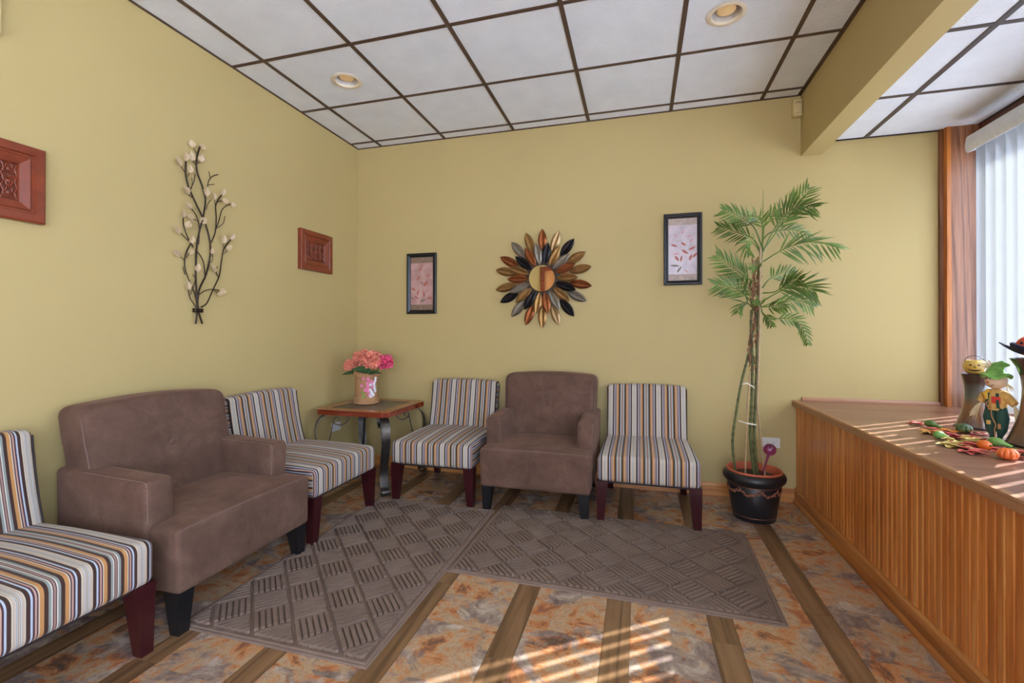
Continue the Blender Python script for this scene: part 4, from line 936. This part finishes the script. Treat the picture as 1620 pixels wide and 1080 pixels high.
tuft('hand_straw', Q(-.052, .01, .165), Q(-.5, .1, -1), 24, .075, .22); tuft('hand_straw', Q(.068, .01, .165), Q(.3, .1, -1), 24, .085, .2)
tuft('hair_fringe', Q(.03, -.01, .25), Q(.8, 0, -.6), 12, .035, .5)
MB().tube([Q(0, 0, .135), Q(0, 0, .17), Q(0, 0, .205), Q(0, 0, .225)], [.036, .042, .038, .018], 14).build('shirt', BURL, sc, 60)
for s, e in ((-1, Q(-.056, .01, .165)), (1, Q(.072, .01, .165))): MB().tube([Q(s*.02, 0, .205), Q(s*.045, .004, .19), e], [.02, .02, .016], 10).build('sleeve', BURL, sc, 60)
MB().tube([Q(-.025, .005, .215), Q(-.028, .03, .20), Q(-.02, .04, .18)], [.012, .016, .006], 8).build('neckerchief', YELF, sc, 60)
for s in (-1, 1): MB().tube([Q(s*.016, 0, .145), Q(s*.023, .002, .10), Q(s*.02, 0, .05), Q(s*.014, 0, .018), Q(s*.014, .006, .0125)], [.024, .027, .021, .010, .011], 12).build('trouser_leg', DUNG, sc, 60)
MB().rbox(-.03, .03, -.03, .03, .13, .15, .01, (2, 2, 1), lambda x, y, z: Q(x, y, z)).build('waistband', DUNG, sc, 60)
for s in (-1, 1): MB().strap([Q(s*.022, .040, .145), Q(s*.02, .043, .175), Q(s*.017, .036, .21)], .012, .002, L_).build('strap', DUNG, sc)
MB().rbox(-.002, .030, .038, .044, .165, .195, .002, (1, 1, 1), lambda x, y, z: Q(x, y-.1*max(0, x-.01), z), 2).build('chest_patch', REDF, sc)
MB().tube([Q(.036*math.cos(2*PI*j/20), .036*math.sin(2*PI*j/20), .143) for j in range(20)], .0018, 5, True).build('twine_belt', TWINE, sc)
MB().tube(spline([Q(-.01, .042, .143), Q(-.022, .046, .16), Q(-.012, .046, .172), Q(-.004, .043, .150), Q(-.002, .042, .11), Q(.012, .04, .075), Q(.006, .034, .05), Q(.008, .03, .008)], 4), .0024, 6).build('twine_bow', TWINE, sc)
MB().rbox(-.028, -.012, .020, .030, .07, .088, .002, (1, 1, 1), lambda x, y, z: Q(x, y, z), 2).build('knee_patch', BURL, sc)
MB().rbox(.014, .026, .018, .027, .055, .078, .002, (1, 1, 1), lambda x, y, z: Q(x, y, z), 2).build('knee_patch', TWINE, sc)
for s in (-.024, -.008): MB().ball(Q(s, .0385, .272), .004, 8, 6, (.7, .7, 1.3)).build('eye', BK, sc)
MB().ball(Q(-.018, .0415, .256), .0042, 8, 6).build('nose', REDF, sc); MB().tube(spline([Q(-.032, .030, .250), Q(-.022, .0375, .240), Q(-.008, .0405, .238), Q(.006, .0415, .247)], 4), .0011, 5).build('mouth', BK, sc)
# gourds and little pumpkins
def gourd(u, v, du, dv, r, mat, label, tm):
    p_ = PZ(u, v, ZL); e = PZ(du, dv, ZL); d = (e-p_); d.z = 0; L = d.length; d.normalize()
    t = thing('ornamental_gourd', label, 'gourd', (p_.x, p_.y, ZL), 0, 'green ornamental gourds')
    MB().tube([d*(-r*1.15)+Vector((0, 0, r)), d*(-r)+Vector((0, 0, r)), d*(-.7*r)+Vector((0, 0, r)), d*0+Vector((0, 0, r)), d*r*.7+Vector((0, 0, r)), d*r*1.3+Vector((0, 0, r*.85)), d*L*.7+Vector((0, 0, r*.6)), d*L*.9+Vector((0, 0, r*.48))],
              [r*.05, r*.5, r*.8, r, r*.82, r*.48, r*.32, r*.28], 14).build('body', mat, t, 60)
    MB().tube([d*L*.88+Vector((0, 0, r*.48)), d*L+Vector((0, 0, r*.42))], [r*.2, r*.24], 8).build('stem', tm, t, 60)
GG1 = plain('green_gourd_skin', (92, 128, 62), .35, var=.35, scale=45); GG2 = plain('light_green_gourd_skin', (122, 168, 84), .3, var=.25, scale=30); GST = plain('gourd_stem', (62, 84, 52), .6)
gourd(1471, 676, 1493, 680, .019, GG1, 'dark green gourd lying farthest back on the ledge', GST)
gourd(1485, 694, 1502, 694, .018, GG2, 'round light green gourd lying at the front of the leaf scatter', GST)
gourd(1574, 706, 1605, 711, .020, GG2, 'long light green gourd lying in front of the scarecrow', GST)
def mini_pumpkin(u, v, r, sq, mat, ribs, label, lay=0):
    p_ = PZ(u, v, ZL); t = thing('mini_pumpkin', label, 'pumpkin', (p_.x, p_.y, ZL), 0)
    MB().ball((0, 0, r*sq), r, 60, 14, (1, 1, sq), (lambda a, z: 1-.10*abs(math.sin(a*ribs/2))**.6*0-.17*(1-abs(math.sin(a*ribs/2)))**2*(1-z*z*.3)) if ribs else None).build('body', mat, t, 70)
    tp = Vector((0, 0, 2*r*sq*.93)) if not lay else Vector((.3*r, -.9*r, r*sq*1.1)); MB().tube([tp, tp+Vector((.002, -.002 if not lay else -.004, .006 if not lay else 0))], [r*.16, r*.12], 8).build('stem', GST, t, 60)
GP = plain('striped_green_pumpkin_skin', (78, 104, 62), .3, var=.4, scale=70)
mini_pumpkin(1525, 685, .031, .72, GP, 10, 'small ribbed dark green pumpkin in front of the shorter vase')
mini_pumpkin(1557, 711, .0235, .82, plain('orange_squash_skin', (224, 110, 36), .3), 0, 'smooth round orange squash beside the long green gourd', 1)
mini_pumpkin(1594, 727, .031, .72, plain('orange_pumpkin_skin', (236, 118, 58), .3, var=.15), 10, 'small ribbed orange pumpkin nearest the ledge edge')
# scattered silk leaves
LC = {'red': plain('red_silk_leaf', (204, 92, 80), .8), 'orange': plain('orange_silk_leaf', (228, 146, 66), .8), 'yellow': plain('yellow_silk_leaf', (226, 200, 118), .8)}
rg = random.Random(9)
ORD = 'first second third fourth fifth sixth seventh eighth ninth tenth eleventh twelfth thirteenth fourteenth fifteenth sixteenth seventeenth'.split()
def silk_leaf(u, v, c_, k):
    p_ = PZ(u, v, ZL); t = thing('silk_leaf', '%s silk autumn leaf on the ledge, %s %s one from the left' % (c_, ORD[k], c_), 'leaf', (p_.x, p_.y, ZL+.003), rg.uniform(0, 6.28), c_+' silk leaves on the ledge')
    m = MB()
    for k_ in range(5):
        a = (k_-2)*.72; m2 = leaf_mesh(m, (0, 0, 0), (math.cos(a), math.sin(a), .12), (0, 0, 1), .062*(1-.09*abs(k_-2)), .036, 4, rg.uniform(-.1, .25))
    m.build('blade', LC[c_], t); MB().tube([(0, 0, .001), (-.012, .002, .002), (-.026, 0, .0)], .0011, 5).build('stalk', TWINE, t)
LEAVES = sorted(((1463, 685, 'orange'), (1474, 683, 'orange'), (1482, 682, 'red'), (1480, 686, 'yellow'), (1497, 689, 'red'), (1503, 692, 'red'), (1512, 690, 'red'), (1521, 693, 'red'), (1508, 685, 'orange'), (1513, 698, 'yellow'), (1519, 702, 'red'), (1531, 696, 'yellow'), (1540, 699, 'yellow'), (1530, 704, 'red'), (1537, 708, 'red'),
                  (1498, 703, 'yellow'), (1508, 706, 'yellow'), (1519, 708, 'yellow'), (1532, 715, 'red'), (1542, 714, 'red'), (1552, 695, 'red'), (1540, 686, 'red'), (1586, 713, 'red'), (1600, 716, 'red'), (1613, 718, 'yellow'), (1456, 672, 'red'), (1610, 724, 'red')))
count = {}
for u, v, c_ in LEAVES:
    silk_leaf(u, v, c_, count.get(c_, 0)); count[c_] = count.get(c_, 0)+1
